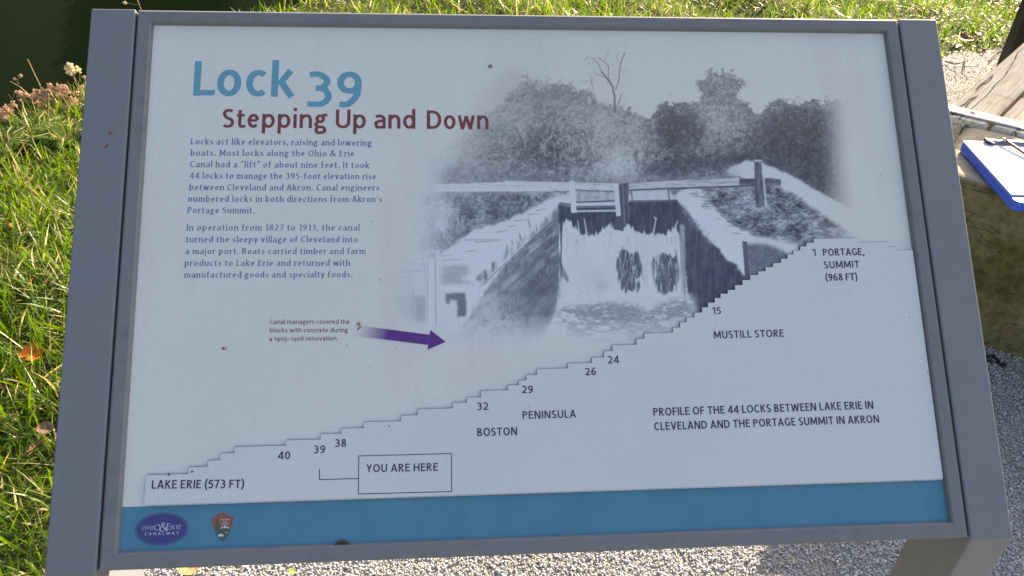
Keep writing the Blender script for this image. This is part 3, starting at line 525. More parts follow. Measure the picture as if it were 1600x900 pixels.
g = bulk('ground', GV, np.stack([I[:-1, :-1], I[:-1, 1:], I[1:, 1:], I[1:, :-1]], -1).reshape(-1, 4), m_soil, None, np.where((bank_d(GX, GY) < -7).reshape(-1, 1), np.array([[.13, .26, .22]]), np.ones((1, 3))), smooth=True); tag(g, kind='structure')

m_grav = mat('gravel_bed', (.3, .29, .28), .9, .3)
vor = N(m_grav, 'TexVoronoi', Scale=150.0); LK(m_grav, coords(m_grav), vor.inputs['Vector'])
rr = N(m_grav, 'ValToRGB'); e = rr.color_ramp.elements; e[0].color = (.20, .195, .19, 1); e[1].color = (.46, .445, .44, 1); LK(m_grav, vor.outputs['Color'], rr.inputs[0])
dirt = noise_col(m_grav, 2.2, [(.35, (.72, .68, .62)), (.6, (1, 1, 1))]); LK(m_grav, mix(m_grav, rr.outputs[0], dirt, 1.0, 'MULTIPLY'), BS(m_grav).inputs['Base Color'])
bump(m_grav, 150, 1.0, .006, kind='TexVoronoi'); bump(m_grav, 30, .5, .01)
rs = np.random.RandomState(4)
E2 = []
for (a, b), (c, d) in zip(EDGE, EDGE[1:]):
    n = max(1, int(math.hypot(c-a, d-b)/.06))
    for i in range(n): E2.append((a + (c-a)*i/n + rs.normal(0, .02), b + (d-b)*i/n + rs.normal(0, .02)))
E2 += [EDGE[-1], (9, -3)]
gp = obj('gravel_path', [(x, y, .005) for x, y in E2], [tuple(range(len(E2)))], m_grav); tag(gp, kind='structure')
bm = bmesh.new(); bm.from_mesh(gp.data); bmesh.ops.triangulate(bm, faces=bm.faces)
if sum(f.normal.z for f in bm.faces) < 0: bmesh.ops.reverse_faces(bm, faces=bm.faces)
bm.to_mesh(gp.data); bm.free()

m_wat = mat('canal_water', (.003, .007, .003), .08, .5); BS(m_wat).inputs['IOR'].default_value = 1.33
bump(m_wat, 5, .22, .02, 3, coords(m_wat, (1, .5, 1)))
wl = obj('canal_water', [(-90, -90, -.62), (60, -90, -.62), (60, 90, -.62), (-90, 90, -.62)], [(0, 1, 2, 3)], m_wat); tag(wl, kind='structure')

# ================================================================ the information sign
m_paint = mat('grey_powder_coat', (.150, .158, .172), .50, .45)
c1 = noise_col(m_paint, 14, [(.35, (.180, .198, .232)), (.65, (.196, .212, .244))], 8)
c1 = mix(m_paint, c1, noise_col(m_paint, 45, [(.25, (.90, .90, .89)), (.45, (1, 1, 1)), (.62, (1, 1, 1)), (.80, (1.06, 1.05, 1.03))], 8, None, .75), 1.0, 'MULTIPLY')
LK(m_paint, c1, BS(m_paint).inputs['Base Color']); bump(m_paint, 900, .10, .0006, 2)
m_paint_dirty = mat('grey_powder_coat_dusty', (.15, .15, .15), .6, .4)
c2 = noise_col(m_paint_dirty, 22, [(.30, (.168, .174, .190)), (.5, (.190, .202, .224)), (.7, (.180, .192, .216))], 8, coords(m_paint_dirty, (1, 1.6, 1.6)))
c2 = mix(m_paint_dirty, c2, noise_col(m_paint_dirty, 45, [(.27, (.84, .83, .82)), (.45, (1, 1, 1)), (.62, (1, 1, 1)), (.80, (1.09, 1.07, 1.04))], 8, None, .75), 1.0, 'MULTIPLY')
LK(m_paint_dirty, c2, BS(m_paint_dirty).inputs['Base Color']); bump(m_paint_dirty, 900, .10, .0006, 2)
def ink(name, col, rough=.42):
    m = mat(name, col, rough, .45); bump(m, 420, .28, .0008, 2); return m
m_white = ink('printed_paper_white', (.70, .71, .715)); BASE_W = np.array([.70, .71, .715])
cw = mix(m_white, mix(m_white, noise_col(m_white, 5, [(.3, (.680, .690, .695)), (.7, (.718, .724, .728))]), noise_col(m_white, 3, [(.35, (.955, .952, .945)), (.5, (1, 1, 1))], 6, coords(m_white, (5, 1, 1)), .7), 1.0, 'MULTIPLY'), noise_col(m_white, 420, [(.3, (.955, .96, .965)), (.7, (1.04, 1.04, 1.04))], 2), 1.0, 'MULTIPLY'); LK(m_white, cw, BS(m_white).inputs['Base Color'])
m_plate = ink('plate_white', (.66, .68, .74)); cp = mix(m_plate, noise_col(m_plate, 5, [(.3, (.63, .652, .705)), (.7, (.665, .682, .732))]), noise_col(m_plate, 300, [(.3, (.97, .975, .975)), (.7, (1.025, 1.025, 1.03))], 2), 1.0, 'MULTIPLY'); LK(m_plate, cp, BS(m_plate).inputs['Base Color'])
m_black = mat('black_laminate_core', (.03, .03, .035), .7); m_contour_shade = mat('contour_shade', (.11, .11, .12), .7)
m_band = ink('blue_band_ink', (.06, .22, .40)); cb = noise_col(m_band, 16, [(.3, (.042, .205, .335)), (.7, (.068, .255, .385))], 8); LK(m_band, cb, BS(m_band).inputs['Base Color'])
sign = empty('information_sign', (.45, .02, 0), 'grey framed information panel titled Lock 39 tilted low on two posts', 'information sign')
# side posts: the sloping rail and the upright below it are one folded tube
for nm, a0, wd0 in (('post', -.0705, .0507), ('post', .9198, .0495)):
    ft, fb, bt = pw(0, .6155, .007), pw(0, -.020, .007), pw(0, .6155, -.045)
    k = (.063 - pw(0, 0, -.045)[1])/PB[1]; bk = pw(0, k, -.045)
    prof = [ft, fb, np.array([0, fb[1] + .001, -.02]), np.array([0, .063, -.02]), bk, bt]
    mb = MB(); mb.prism([p + PA*a0 for p in prof], PA*wd0); mb.build(nm, m_paint, sign, bev=.0022, seg=3)
# frame: a mitred moulding
prof = [(0, -.006), (.0002, .0005), (.0014, .0046), (.0030, .0062), (.0150, .0068), (.0172, .0054), (.0178, .002), (.0178, -.030)]
V = []; F = []; n = len(prof)
for ca, cb_, sa, sb in ((0, 0, -1, -1), (.9, 0, 1, -1), (.9, .5982, 1, 1), (0, .5982, -1, 1)):
    for d, c in prof: V.append(pw(ca + sa*d, cb_ + sb*d*(1.02 if sb < 0 else .97), c))
for i in range(4):
    for k in range(n-1): F.append((i*n + k, ((i+1) % 4)*n + k, ((i+1) % 4)*n + k + 1, i*n + k + 1))
fr = obj('frame', V, F, m_paint_dirty, sign)
mb = MB(); mb.box(pw(-.012, -.012, -.022), [PA*.924, PB*.622, PC*.0155]); mb.build('backing_board', m_black, sign)
mb = MB(); mb.box(pw(-.002, .0447, -.004), [PA*.904, PB*.556, PC*.004]); face = mb.build('white_panel', m_white, sign)
# printed photograph: a fine sheet whose points carry the grey of the print; only the part that shows is kept
TN, FADE = paint_photo()
XX, YY = np.meshgrid(np.arange(PW) + PX0 + .5, np.arange(PH) + PY0 + .5)
D = np.einsum('ij,hwj->hwi', ROT, np.stack([(XX - 800)/FPX, -(YY - 450)/FPX, -np.ones_like(XX)], -1))
tt = (.00012 - (CAM - PO) @ PC)/(D @ PC); PV = CAM + D*tt[..., None]
ok = (TN < .955) | (FADE > .02)
for _ in range(3): ok[1:] |= ok[:-1]; ok[:-1] |= ok[1:]; ok[:, 1:] |= ok[:, :-1]; ok[:, :-1] |= ok[:, 1:]
rel = (PV - PO) @ PA; relb = (PV - PO) @ PB
ok &= (rel > .001) & (rel < .899) & (relb > .046) & (relb < .597)
I = np.arange(PW*PH).reshape(PH, PW); fq = np.stack([I[:-1, :-1], I[1:, :-1], I[1:, 1:], I[:-1, 1:]], -1)
keep = ok[:-1, :-1] & ok[1:, :-1] & ok[1:, 1:] & ok[:-1, 1:]; fq = fq[keep]
used = np.unique(fq); remap = np.full(PW*PH, -1); remap[used] = np.arange(len(used)); fq = remap[fq]
tn = TN.ravel()[used]/.97; g_ = np.clip(tn, 0, 1); g_ = (.35*g_ + .65*g_*g_*(3 - 2*g_))**1.15
uy = used // PW + PY0; ux = used % PW + PX0; cool = (np.clip((uy - 215)/110, 0, 1)*np.clip((1330 - ux)/90, 0, 1)*np.clip((ux - 590)/80, 0, 1)*np.clip((575 - uy)/60, 0, 1)*FADE.ravel()[used])[:, None]   # the lower half was printed in a cooler ink
dark = np.array([.046, .042, .060])*(1 - cool) + np.array([.026, .034, .080])*cool; wht = BASE_W*(1 + cool*np.array([.02, .08, .22]))
col = dark + (wht - dark)*g_[:, None]; edge_k = np.clip((tn - .93)/.055, 0, 1)[:, None]*(1 - cool)
col = col*(1 - edge_k) + BASE_W*edge_k
m_photo = ink('printed_photograph', (.5, .5, .5)); at_ = N(m_photo, 'VertexColor', layer_name='Col')
LK(m_photo, mix(m_photo, mix(m_photo, at_.outputs[0], noise_col(m_photo, 3, [(.35, (.955, .952, .945)), (.5, (1, 1, 1))], 6, coords(m_photo, (5, 1, 1)), .7), 1.0, 'MULTIPLY'), mix(m_photo, noise_col(m_photo, 5, [(.3, (.972, .972, .972)), (.7, (1.025, 1.02, 1.018))]), noise_col(m_photo, 420, [(.3, (.955, .96, .965)), (.7, (1.04, 1.04, 1.04))], 2), 1.0, 'MULTIPLY'), 1.0, 'MULTIPLY'), BS(m_photo).inputs['Base Color'])
ph = bulk('printed_photograph', PV.reshape(-1, 3)[used] - np.array(sign.location), fq, m_photo, sign, col)
ph['label'] = 'old black and white photograph of water pouring through a lock gate'
# lettering
m_t1 = ink('ink_light_blue', (.105, .345, .48)); m_t2 = ink('ink_maroon', (.225, .050, .060)); m_t3 = ink('ink_navy', (.085, .125, .345)); m_t4 = ink('ink_black', (.038, .036, .075)); m_t5 = ink('ink_caption_red', (.24, .065, .09))
p = Print()
for ch, x0, x1, y, cap, X, t in (('L', 301.5, 333.5, 149.3, 54, .76, .178), ('o', 338, 376, 150.2, 54, .77, .178), ('c', 383.5, 415, 150.6, 54, .77, .178), ('k', 423.3, 459.5, 151, 54, .76, .178), ('3', 480.4, 518, 166.8, 55, .76, .172), ('9', 526, 564.6, 167.6, 56, .76, .172)):
    p.line(ch, (x0, y), (x1, y + (x1-x0)*.012), cap, t, X)
p.build('title_lettering', m_t1, sign)['label'] = 'large light blue words Lock 39'
p = Print()
for wd, x0, x1, y in (('Stepping', 347, 510, 199.4), ('Up', 524.5, 571.5, 200.4), ('and', 585.5, 649, 200.8), ('Down', 667, 763.5, 201.6)): p.line(wd, (x0, y), (x1, y + (x1-x0)*.006), 29.2, .162, .745, track=.09)
p.build('subtitle_lettering', m_t2, sign)['label'] = 'maroon words Stepping Up and Down'
p = Print()
for s, x0, y0, x1, y1 in (('Locks act like elevators, raising and lowering', 298.2, 225.5, 580.4, 227.8), ('boats. Most locks along the Ohio & Erie', 297.8, 243.3, 553.3, 244.6), ('Canal had a \u201clift\u201d of about nine feet. It took', 297, 261.2, 576.7, 262.6),
        ('44 locks to manage the 395-foot elevation rise', 296.4, 279, 587.5, 280.2), ('between Cleveland and Akron. Canal engineers', 295.9, 297.1, 592.4, 297.9), ('numbered locks in both directions from Akron\u2019s', 294.2, 315.2, 597, 315.8), ('Portage Summit.', 293.2, 333.2, 397.5, 333.4),
        ('In operation from 1827 to 1913, the canal', 291.7, 360.2, 561.6, 360.2), ('turned the sleepy village of Cleveland into', 290.6, 378.6, 559, 378.6), ('a major port. Boats carried timber and farm', 289.6, 397.1, 571, 396.9), ('products to Lake Erie and returned with', 288.5, 415.5, 546.7, 415.3), ('manufactured goods and specialty foods.', 287.9, 433.8, 550.5, 433.4)):
    p.line(s, (x0, y0), (x1, y1), 9.6, .150, .70, True, track=.10)
p.build('paragraph_lettering', m_t3, sign)['label'] = 'two paragraphs of small navy serif text'
p = Print()
for s, x0, y0, x1, y1 in (('Canal managers covered the', 421.6, 506.2, 546, 506), ('blocks with concrete during', 421.4, 519.4, 543.2, 519), ('a 1905\u20131906 renovation.', 420.8, 532.6, 528, 532)): p.line(s, (x0, y0), (x1, y1), 6.9, .150, .74, old='old')
p.build('caption_lettering', m_t5, sign)['label'] = 'small maroon caption left of the purple arrow'
# purple arrow whose tail fades into the paper
pts_u, pts_l = [(563, 509), (671.8, 523)], [(558.5, 525), (668.6, 539)]
V = []; cl = []; n = 24; pur = np.array([.115, .030, .25])
for i in range(n+1):
    f = i/n
    for q in (pts_u, pts_l):
        a, b = pl(q[0][0] + (q[1][0]-q[0][0])*f, q[0][1] + (q[1][1]-q[0][1])*f); V.append(pw(a, b, .00032)); cl.append(BASE_W + (pur - BASE_W)*min(1, (f/.42))**.8)
F = [[2*i, 2*i+1, 2*i+3, 2*i+2] for i in range(n)]; k = len(V)
for q in ((672.4, 515.6), (696.4, 534.2), (668.0, 546.4)): V.append(pw(*pl(*q), .00035)); cl.append(pur)
m_arrow = ink('arrow_ink', (.1, .04, .3)); at_ = N(m_arrow, 'VertexColor', layer_name='Col'); LK(m_arrow, at_.outputs[0], BS(m_arrow).inputs['Base Color'])
ar = bulk('arrow', np.array(V) - np.array(sign.location), [np.array(F), np.array([[k, k+2, k+1]])], m_arrow, sign, np.array(cl)); ar['label'] = 'purple arrow with a faded tail'
# the raised profile of the locks
STEP = [(229, 742.2), (294.4, 740.6), (294.4, 730), (325, 729), (325, 719.6), (344.4, 719), (344.4, 708.2), (366.7, 707.8), (366.7, 698.2), (446.7, 696.2), (446.7, 687.8), (501, 686.6), (501, 678), (533.6, 677.4), (533.6, 669.6), (568.6, 668.6), (568.6, 659.6), (626.8, 658), (626.8, 649.4), (653, 648.4), (653, 639.4), (707.6, 638), (707.6, 629.4), (729.7, 628.9), (729.7, 621), (751.5, 620.6), (751.5, 610.7), (793.7, 609.6), (793.7, 602), (810.6, 601.3), (810.6, 594.8), (822.6, 594.2), (822.6, 586), (838.9, 585.6), (838.9, 576.8), (887.3, 575.3), (887.3, 567.8), (924.8, 567), (924.8, 558.8), (943.9, 558.2), (943.9, 548.6), (957, 548.3), (957, 539.4), (994.4, 538.6), (994.4, 529.5), (1006.8, 529), (1006.8, 521), (1051.4, 519.5), (1051.4, 512), (1062.6, 511.6), (1062.6, 504), (1072.6, 503.6), (1072.6, 496), (1085, 495.4), (1085, 488.8), (1097, 488.2), (1097, 480.4), (1106.4, 480), (1106.4, 473.2), (1117, 472.7), (1117, 466), (1126, 465.6), (1126, 459), (1137.3, 458.6), (1137.3, 453.3), (1148.5, 452.8), (1148.5, 445.9), (1160.4, 445.3), (1160.4, 437.8), (1172.2, 437.3), (1172.2, 430), (1184.6, 429.6), (1184.6, 424.2), (1196.4, 423.6), (1196.4, 417.6), (1208, 417), (1208, 411.2), (1220.4, 410.6), (1220.4, 404.6), (1230.6, 404.2), (1230.6, 397.7), (1239.7, 397.3), (1239.7, 391.9), (1250.5, 391.4), (1250.5, 385.2), (1260, 384.9), (1260, 379.7), (1271.6, 379.3), (1271.6, 373), (1340.7, 372), (1340.7, 378.8), (1389, 378), (1389, 386), (1401.4, 385.7), (1401.4, 391), (1424.6, 390.8)]
ab = [tuple(pl(*q, .0030)) for q in STEP]
for i in range(1, len(ab)):                                          # every riser is square to the treads
    if i % 2 == 0: ab[i] = (ab[i-1][0]*.5 + ab[i][0]*.5, ab[i][1]); ab[i-1] = (ab[i][0], ab[i-1][1])
ab = ab[:-1] + [(.8993, ab[-1][1]), (.8993, .0462), (ab[0][0] - .0008, .0462)]
SURF = .0030
def plate(name, pts, c0, c1, m, parent, grow=0.):
    mb = MB(); mb.prism([pw(a, b, c0) for a, b in pts], PC*(c1 - c0)); return mb.build(name, m, parent)
prof_plate = plate('profile_plate', ab, .0006, SURF, m_plate, sign); prof_plate['label'] = 'raised white plate with a stepped profile of the locks'
shade_pts = [(a - (.0002 if i < len(ab)-3 else 0), b + (.00045 if i < len(ab)-3 else 0)) for i, (a, b) in enumerate(ab)]; shade_pts[-1] = (shade_pts[-1][0] - .0001, shade_pts[-1][1])
plate('contour_shade_strip', shade_pts, .0003, .0022, m_contour_shade, prof_plate)  # dark under-strip standing in for the shade line around the plate's steps
LAB = [('LAKE ERIE (573 FT)', 236.7, 763.8, 381, 762.6, 13.6), ('40', 434.4, 717.8, 453.3, 717.4, 12.3), ('39', 490.4, 708.4, 508, 708, 12.3), ('38', 523.6, 698.4, 541, 698, 12.3), ('YOU ARE HERE', 572.4, 738, 684, 735.6, 12.4), ('32', 745.7, 640.9, 762.8, 640.5, 12), ('BOSTON', 745.7, 681.6, 808, 679.7, 12.6),
       ('29', 816, 614.6, 833, 614.2, 12), ('PENINSULA', 816.6, 654.8, 900, 652.6, 12.3), ('26', 915, 586.5, 931.5, 586, 11.8), ('24', 950.3, 568, 967, 567.6, 11.8), ('15', 1113.6, 490.8, 1127, 490.4, 10.8), ('MUSTILL STORE', 1116, 529, 1224.9, 526.2, 11.7), ('PROFILE OF THE 44 LOCKS BETWEEN LAKE ERIE IN', 1021, 650, 1365, 638.7, 12.6), ('CLEVELAND AND THE PORTAGE SUMMIT IN AKRON', 1022.5, 672.5, 1374, 660.4, 12.6),
       ('1', 1270.3, 400, 1275, 399.9, 11), ('PORTAGE,', 1286.3, 399.8, 1350.8, 398.6, 11.2), ('SUMMIT', 1288, 419.5, 1343, 418.3, 11.2), ('(968 FT)', 1290.5, 438.8, 1340, 437.8, 11.2)]
for s, x0, y0, x1, y1, cap in LAB: p = Print(); p.line(s, (x0, y0), (x1, y1), cap, .172, .72, surf=SURF, track=.10); p.build('label_lettering', m_t4, prof_plate)
# box and leader: thin ruled lines
p = Print()
def rule(a, b, wd=1.25):
    A, B = pl(*a, SURF), pl(*b, SURF); d = (B - A)/np.linalg.norm(B - A); nn = np.array([-d[1], d[0]])*wd*.0007/2; d = d*wd*.00035
    p.poly([tuple(A - nn - d), tuple(B - nn + d), tuple(B + nn + d), tuple(A + nn - d)], None, SURF + .00015)
for a, b in (((560.6, 712.4), (705.2, 708.6)), ((705.2, 708.6), (705.8, 768)), ((705.8, 768), (560, 771.8)), ((560, 771.8), (560.6, 712.4)), ((499.2, 733), (499.2, 749.4)), ((499.2, 749.4), (560.2, 747.6))): rule(a, b)
p.build('ruled_box', m_t4, prof_plate)
# braille under each label
BR = dict(zip('abcdefghijklmnopqrstuvwxyz', ('1', '12', '14', '145', '15', '124', '1245', '125', '24', '245', '13', '123', '134', '1345', '135', '1234', '12345', '1235', '234', '2345', '136', '1236', '2456', '1346', '13456', '1356')))
BR.update({'#': '3456', '(': '2356', ')': '2356', ',': '2'}); DG = dict(zip('1234567890', 'abcdefghij'))
m_dot = ink('braille_dot', (.74, .75, .76), .3)
def braille(s, px, py, cell=.0060, ds=.0022):
    V = []; F = []; q = ''; num = False
    for ch in s.lower():
        if ch.isdigit():
            if not num: q += '#'; num = True
            q += DG[ch]
        else: num = False; q += ch
    A = pl(px, py, SURF)
    for i, ch in enumerate(q):
        for dn in BR.get(ch, ''):
            dn = int(dn) - 1; a = A[0] + i*cell + (dn//3)*ds; b = A[1] - (dn % 3)*ds; k = len(V)
            for rr_, cc in ((.00075, 0), (.0005, .00035)):
                for j in range(6): V.append(pw(a + rr_*math.cos(j*math.pi/3), b + rr_*math.sin(j*math.pi/3), SURF + cc))
            V.append(pw(a, b, SURF + .00048))
            for j in range(6): F.append((k + j, k + (j+1) % 6, k + 6 + (j+1) % 6, k + 6 + j)); F.append((k + 6 + j, k + 6 + (j+1) % 6, k + 12))
    obj('braille_row', V, F, m_dot, prof_plate, smooth=True)
for s, x, y in (('lake erie (573 ft)', 237, 775), ('40', 436, 728), ('39', 491, 720), ('38', 525, 708), ('you are here', 573, 748), ('32', 747, 651), ('boston', 747, 692), ('29', 817, 626), ('peninsula', 817, 666), ('26', 917, 597), ('24', 953, 577), ('15', 1117, 499), ('mustill store', 1117, 538), ('profile of the 44 locks between lake erie in', 1023, 679), ('cleveland and the portage summit in akron', 1025, 698), ('1', 1274, 409), ('portage', 1292, 450), ('summit', 1294, 466), ('(968 ft)', 1297, 483)): braille(s, x, y, .0046, .0018)
# blue band with its two emblems
mb = MB(); mb.box(pw(-.002, -.002, -.0045), [PA*.904, PB*.0463, PC*.0044]); band = mb.build('blue_band', m_band, sign)
m_oval = ink('emblem_deep_blue', (.040, .050, .22)); m_pale = ink('emblem_pale', (.50, .58, .74)); m_ring = ink('emblem_ring', (.15, .20, .42))
p = Print(); ea, eb = pl(252.4, 826.6); ra, rb_ = .0268, .0164
cx = [(ea + ra*math.cos(2*math.pi*i/48), eb + rb_*math.sin(2*math.pi*i/48)) for i in range(48)]
p.poly(cx, None, .00015, 0)
ci = [(ea + ra*.945*math.cos(2*math.pi*i/48), eb + rb_*.92*math.sin(2*math.pi*i/48)) for i in range(48)]; co = [(ea + ra*.965*math.cos(2*math.pi*i/48), eb + rb_*.945*math.sin(2*math.pi*i/48)) for i in range(48)]
p.poly(ci + co, [(i, (i+1) % 48, 48 + (i+1) % 48, 48 + i) for i in range(48)], .0003, 1)
p.line('OHI', (221.6, 828.2), (239, 827.8), 6.6, .13, .7, True, c=.0003, m=2); p.line('O', (240.6, 829), (250.4, 828.8), 9.6, .13, .7, True, c=.0003, m=2); p.line('&', (249.2, 830.8), (262, 830.4), 14.2, .11, .7, True, c=.0003, m=2)
p.line('E', (260.4, 827.6), (266.4, 827.4), 9.6, .13, .7, True, c=.0003, m=2); p.line('RIE', (267.4, 827.3), (283.4, 826.8), 6.8, .13, .7, True, c=.0003, m=2)
p.line('CANALWAY', (225.9, 836.6), (279.2, 835), 4.6, .18, .7, c=.0003, track=.30, m=2)
p.build('oval_emblem', [m_oval, m_ring, m_pale], band)['label'] = 'oval deep blue emblem reading OHIO & ERIE CANALWAY'
m_br = ink('emblem_brown', (.30, .095, .075)); m_gr = ink('emblem_green', (.060, .115, .095)); m_wh = ink('emblem_white', (.62, .68, .72))
p = Print(); Z = lambda q: [(205 + x/9.41, 795 + y/9.41) for x, y in q]
top = [(1345, 52), (1400, 66), (1442, 112), (1502, 122), (1492, 200), (1468, 285), (1300, 300), (1225, 320), (1195, 230), (1178, 130), (1236, 118), (1282, 66)]
low = [(1225, 320), (1300, 300), (1468, 285), (1430, 380), (1390, 440), (1350, 484), (1310, 450), (1260, 395)]
p.px(Z(top), .00015, 0, 0); p.px(Z(low), .00016, 0, 1)
p.px(Z([(1268, 130), (1290, 200), (1304, 270), (1300, 345), (1235, 345), (1238, 260), (1252, 190)]), .00022, 0, 1)
p.px(Z([(1305, 292), (1335, 262), (1350, 272), (1380, 240), (1405, 268), (1420, 262), (1448, 292), (1420, 286), (1395, 272), (1376, 286), (1350, 276)]), .00028, 0, 2)
p.px(Z([(1278, 398), (1284, 378), (1310, 366), (1345, 372), (1362, 392), (1352, 410), (1340, 400), (1325, 418), (1318, 402), (1300, 404), (1296, 414)]), .00028, 0, 2); p.px(Z([(1378, 350), (1420, 338), (1418, 350), (1382, 354)]), .0003, 0, 2)
for s, x0, x1, y in (('NATIONAL', 1316, 1456, 168), ('PARK', 1352, 1420, 202), ('SERVICE', 1330, 1440, 236)): (xa, ya), (xb, yb) = Z([(x0, y), (x1, y - 3)]); p.line(s, (xa, ya), (xb, yb), 2.3, .17, c=.00032, m=2)
p.build('arrowhead_emblem', [m_br, m_gr, m_wh], band)['label'] = 'brown and green arrowhead emblem with a white bison'
# marks left on the sign: berry stains and specks
m_red = mat('berry_stain', (.30, .035, .05), .5); m_spk = mat('dark_speck', (.09, .085, .085), .7); m_drop = mat('dropping', (.34, .24, .19), .7)
rs = np.random.RandomState(12)
def spot(P, px, py, r, c, m=0, n=9):
    a, b = pl(px, py, c); r *= .00072; p_ = [(a + r*rs.uniform(.6, 1.25)*math.cos(2*math.pi*i/n), b + r*rs.uniform(.6, 1.25)*math.sin(2*math.pi*i/n)) for i in range(n)]; P.poly(p_, None, c + .0002, m)
for x, y, r in ((172, 207.5, 2.6), (175.5, 204, 1), (166.5, 228.5, 2.6), (163.5, 230.5, 1.4), (168.5, 225.5, 1.2), (180.5, 209, 1.1)): p = Print(); spot(p, x, y, r, .0071); p.build('berry_stain', m_red, sign)
for x, y, r, s in ((349, 544.4, 2.6, 0), (352.6, 546, 1.4, 0), (354, 543, 1, 0), (608, 383, .9, 1), (582, 346, .9, 1), (594, 437, .9, 1), (542, 540, 1, 1), (577, 573, .8, 1), (237, 409, .8, 1), (1377, 273, 1, 1), (394, 199, .8, 1), (843, 66, .9, 1), (723, 207, 1, 1), (618, 543, .8, 1)): p = Print(); spot(p, x, y, r, .0004); p.build('speck', (m_red, m_spk)[s], sign)
for x, y, r in ((608, 666, 1.1), (1421, 496, 1.1), (1449, 582, 1), (1346, 621, .9), (1432, 750, 1), (826, 635, .8), (300, 737, 2.2), (264, 741, 2.4)): p = Print(); spot(p, x, y, r, SURF); p.build('speck', m_spk, sign)
for x, y, r in ((560.5, 506, 3), (562.5, 511, 2.4), (559.5, 514, 2)): p = Print(); spot(p, x, y, r, .0006); p.build('dropping', m_drop, sign)
# ================================================================ things resting on the sign
m_rust = mat('rusty_brown', (.050, .030, .018), .7); LK(m_rust, noise_col(m_rust, 200, [(.3, (.03, .018, .012)), (.7, (.08, .05, .03))]), BS(m_rust).inputs['Base Color'])
a, b = pl(535, 851); mb = MB(); c0 = .001; nn = 26
for (r0, z0), (r1, z1) in (((.0098, 0), (.0098, .002)), ((.0098, .002), (.0080, .0026)), ((.0080, .0026), (.0072, .0021)), ((.0072, .0021), (.0001, .0022))):
    V = [pw(a + r*math.cos(2*math.pi*i/nn), b - .0052 + r*math.sin(2*math.pi*i/nn), c0 + z) for r, z in ((r0, z0), (r1, z1)) for i in range(nn)]
    mb.add(V, [(i, (i+1) % nn, nn + (i+1) % nn, nn + i) for i in range(nn)])
o = mb.build('metal_disc', m_rust, None, loc=tuple(pw(a, b))); tag(o, 'small rusty brown disc tucked under the lower frame edge of the sign', 'disc')
# a small winged insect on the white of the sign
m_bug = mat('insect_brown', (.05, .03, .025), .5)
A_ = pl(763, 106); B_ = pl(769, 102); mb = MB(); P0, P1 = pw(*A_, .0012), pw(*B_, .0012); dr = P1 - P0
mb.tube([P0 - dr*.1, P0 + dr*.2, P0 + dr*.55, P0 + dr*.8, P1], [.0002, .0005, .0006, .0005, .0003], 8)
sd_ = np.cross(dr/np.linalg.norm(dr), PC)
for s in (-1, 1): mb.add([P0 + dr*.75, P0 + dr*.6 + sd_*s*.0009 + PC*.0005, P0 + sd_*s*.0006 + PC*.0004, P0 + dr*.1], [(0, 1, 2, 3)])
for k in (.4, .6, .75):
    for s in (-1, 1): mb.tube([P0 + dr*k, P0 + dr*k + sd_*s*.0018 - PC*.0002, P0 + dr*k + sd_*s*.0026 - PC*.001], .00014, 4)
o = mb.build('insect', m_bug, None, loc=tuple(P0)); tag(o, 'tiny brown insect on the white panel above the printed trees', 'insect')

# ================================================================ stone block, timber bench, post
m_stone = mat('stained_sandstone', (.3, .25, .17), .9, .25)
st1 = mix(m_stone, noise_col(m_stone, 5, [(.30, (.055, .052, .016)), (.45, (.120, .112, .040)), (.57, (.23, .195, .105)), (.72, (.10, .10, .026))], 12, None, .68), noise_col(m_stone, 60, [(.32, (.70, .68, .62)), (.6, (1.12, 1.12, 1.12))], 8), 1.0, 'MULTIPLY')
ck = N(m_stone, 'TexNoise', Scale=1.6, Detail=4.0); LK(m_stone, coords(m_stone, (1, 1, 4.5)), ck.inputs['Vector']); rk = N(m_stone, 'ValToRGB'); ek = rk.color_ramp.elements; ek[0].color = ek[1].color = (1, 1, 1, 1)
for p_, v_ in ((.512, 1), (.517, .35), (.522, 1)): q_ = ek.new(p_); q_.color = (v_, v_, v_, 1)
LK(m_stone, ck.outputs['Fac'], rk.inputs[0]); st1 = mix(m_stone, st1, rk.outputs[0], 1.0, 'MULTIPLY')
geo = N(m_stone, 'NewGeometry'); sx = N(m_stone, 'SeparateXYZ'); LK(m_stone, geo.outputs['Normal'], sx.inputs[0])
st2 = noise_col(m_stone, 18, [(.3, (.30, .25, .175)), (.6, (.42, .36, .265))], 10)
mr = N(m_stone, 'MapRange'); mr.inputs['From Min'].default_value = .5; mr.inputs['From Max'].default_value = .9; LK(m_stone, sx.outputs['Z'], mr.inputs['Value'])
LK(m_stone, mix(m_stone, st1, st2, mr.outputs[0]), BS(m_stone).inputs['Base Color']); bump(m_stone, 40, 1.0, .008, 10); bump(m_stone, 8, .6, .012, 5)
d1 = np.array([.80, -.60, 0]); d1 /= np.linalg.norm(d1); p1 = np.array([.60, .80, 0]); up = np.array([0, 0, 1.])
c0 = np.array([1.707, 1.389, -.05]); Lb, Db, Hb = 2.3, .405, .547
me = bmesh.new(); nx_, ny_, nz_ = 60, 20, 14
def facegrid(o, a, b, na, nb):
    vs_ = [[me.verts.new(tuple(o + a*i/na + b*j/nb)) for i in range(na+1)] for j in range(nb+1)]
    for j in range(nb):
        for i in range(na): me.faces.new((vs_[j][i], vs_[j][i+1], vs_[j+1][i+1], vs_[j+1][i]))
facegrid(c0, d1*Lb, up*Hb, nx_, nz_); facegrid(c0 + up*Hb, d1*Lb, p1*Db, nx_, ny_); facegrid(c0 + p1*Db, -p1*Db, up*Hb, ny_, nz_); facegrid(c0 + d1*Lb, p1*Db, up*Hb, ny_, nz_); facegrid(c0 + d1*Lb + p1*Db, -d1*Lb, up*Hb, nx_, nz_)
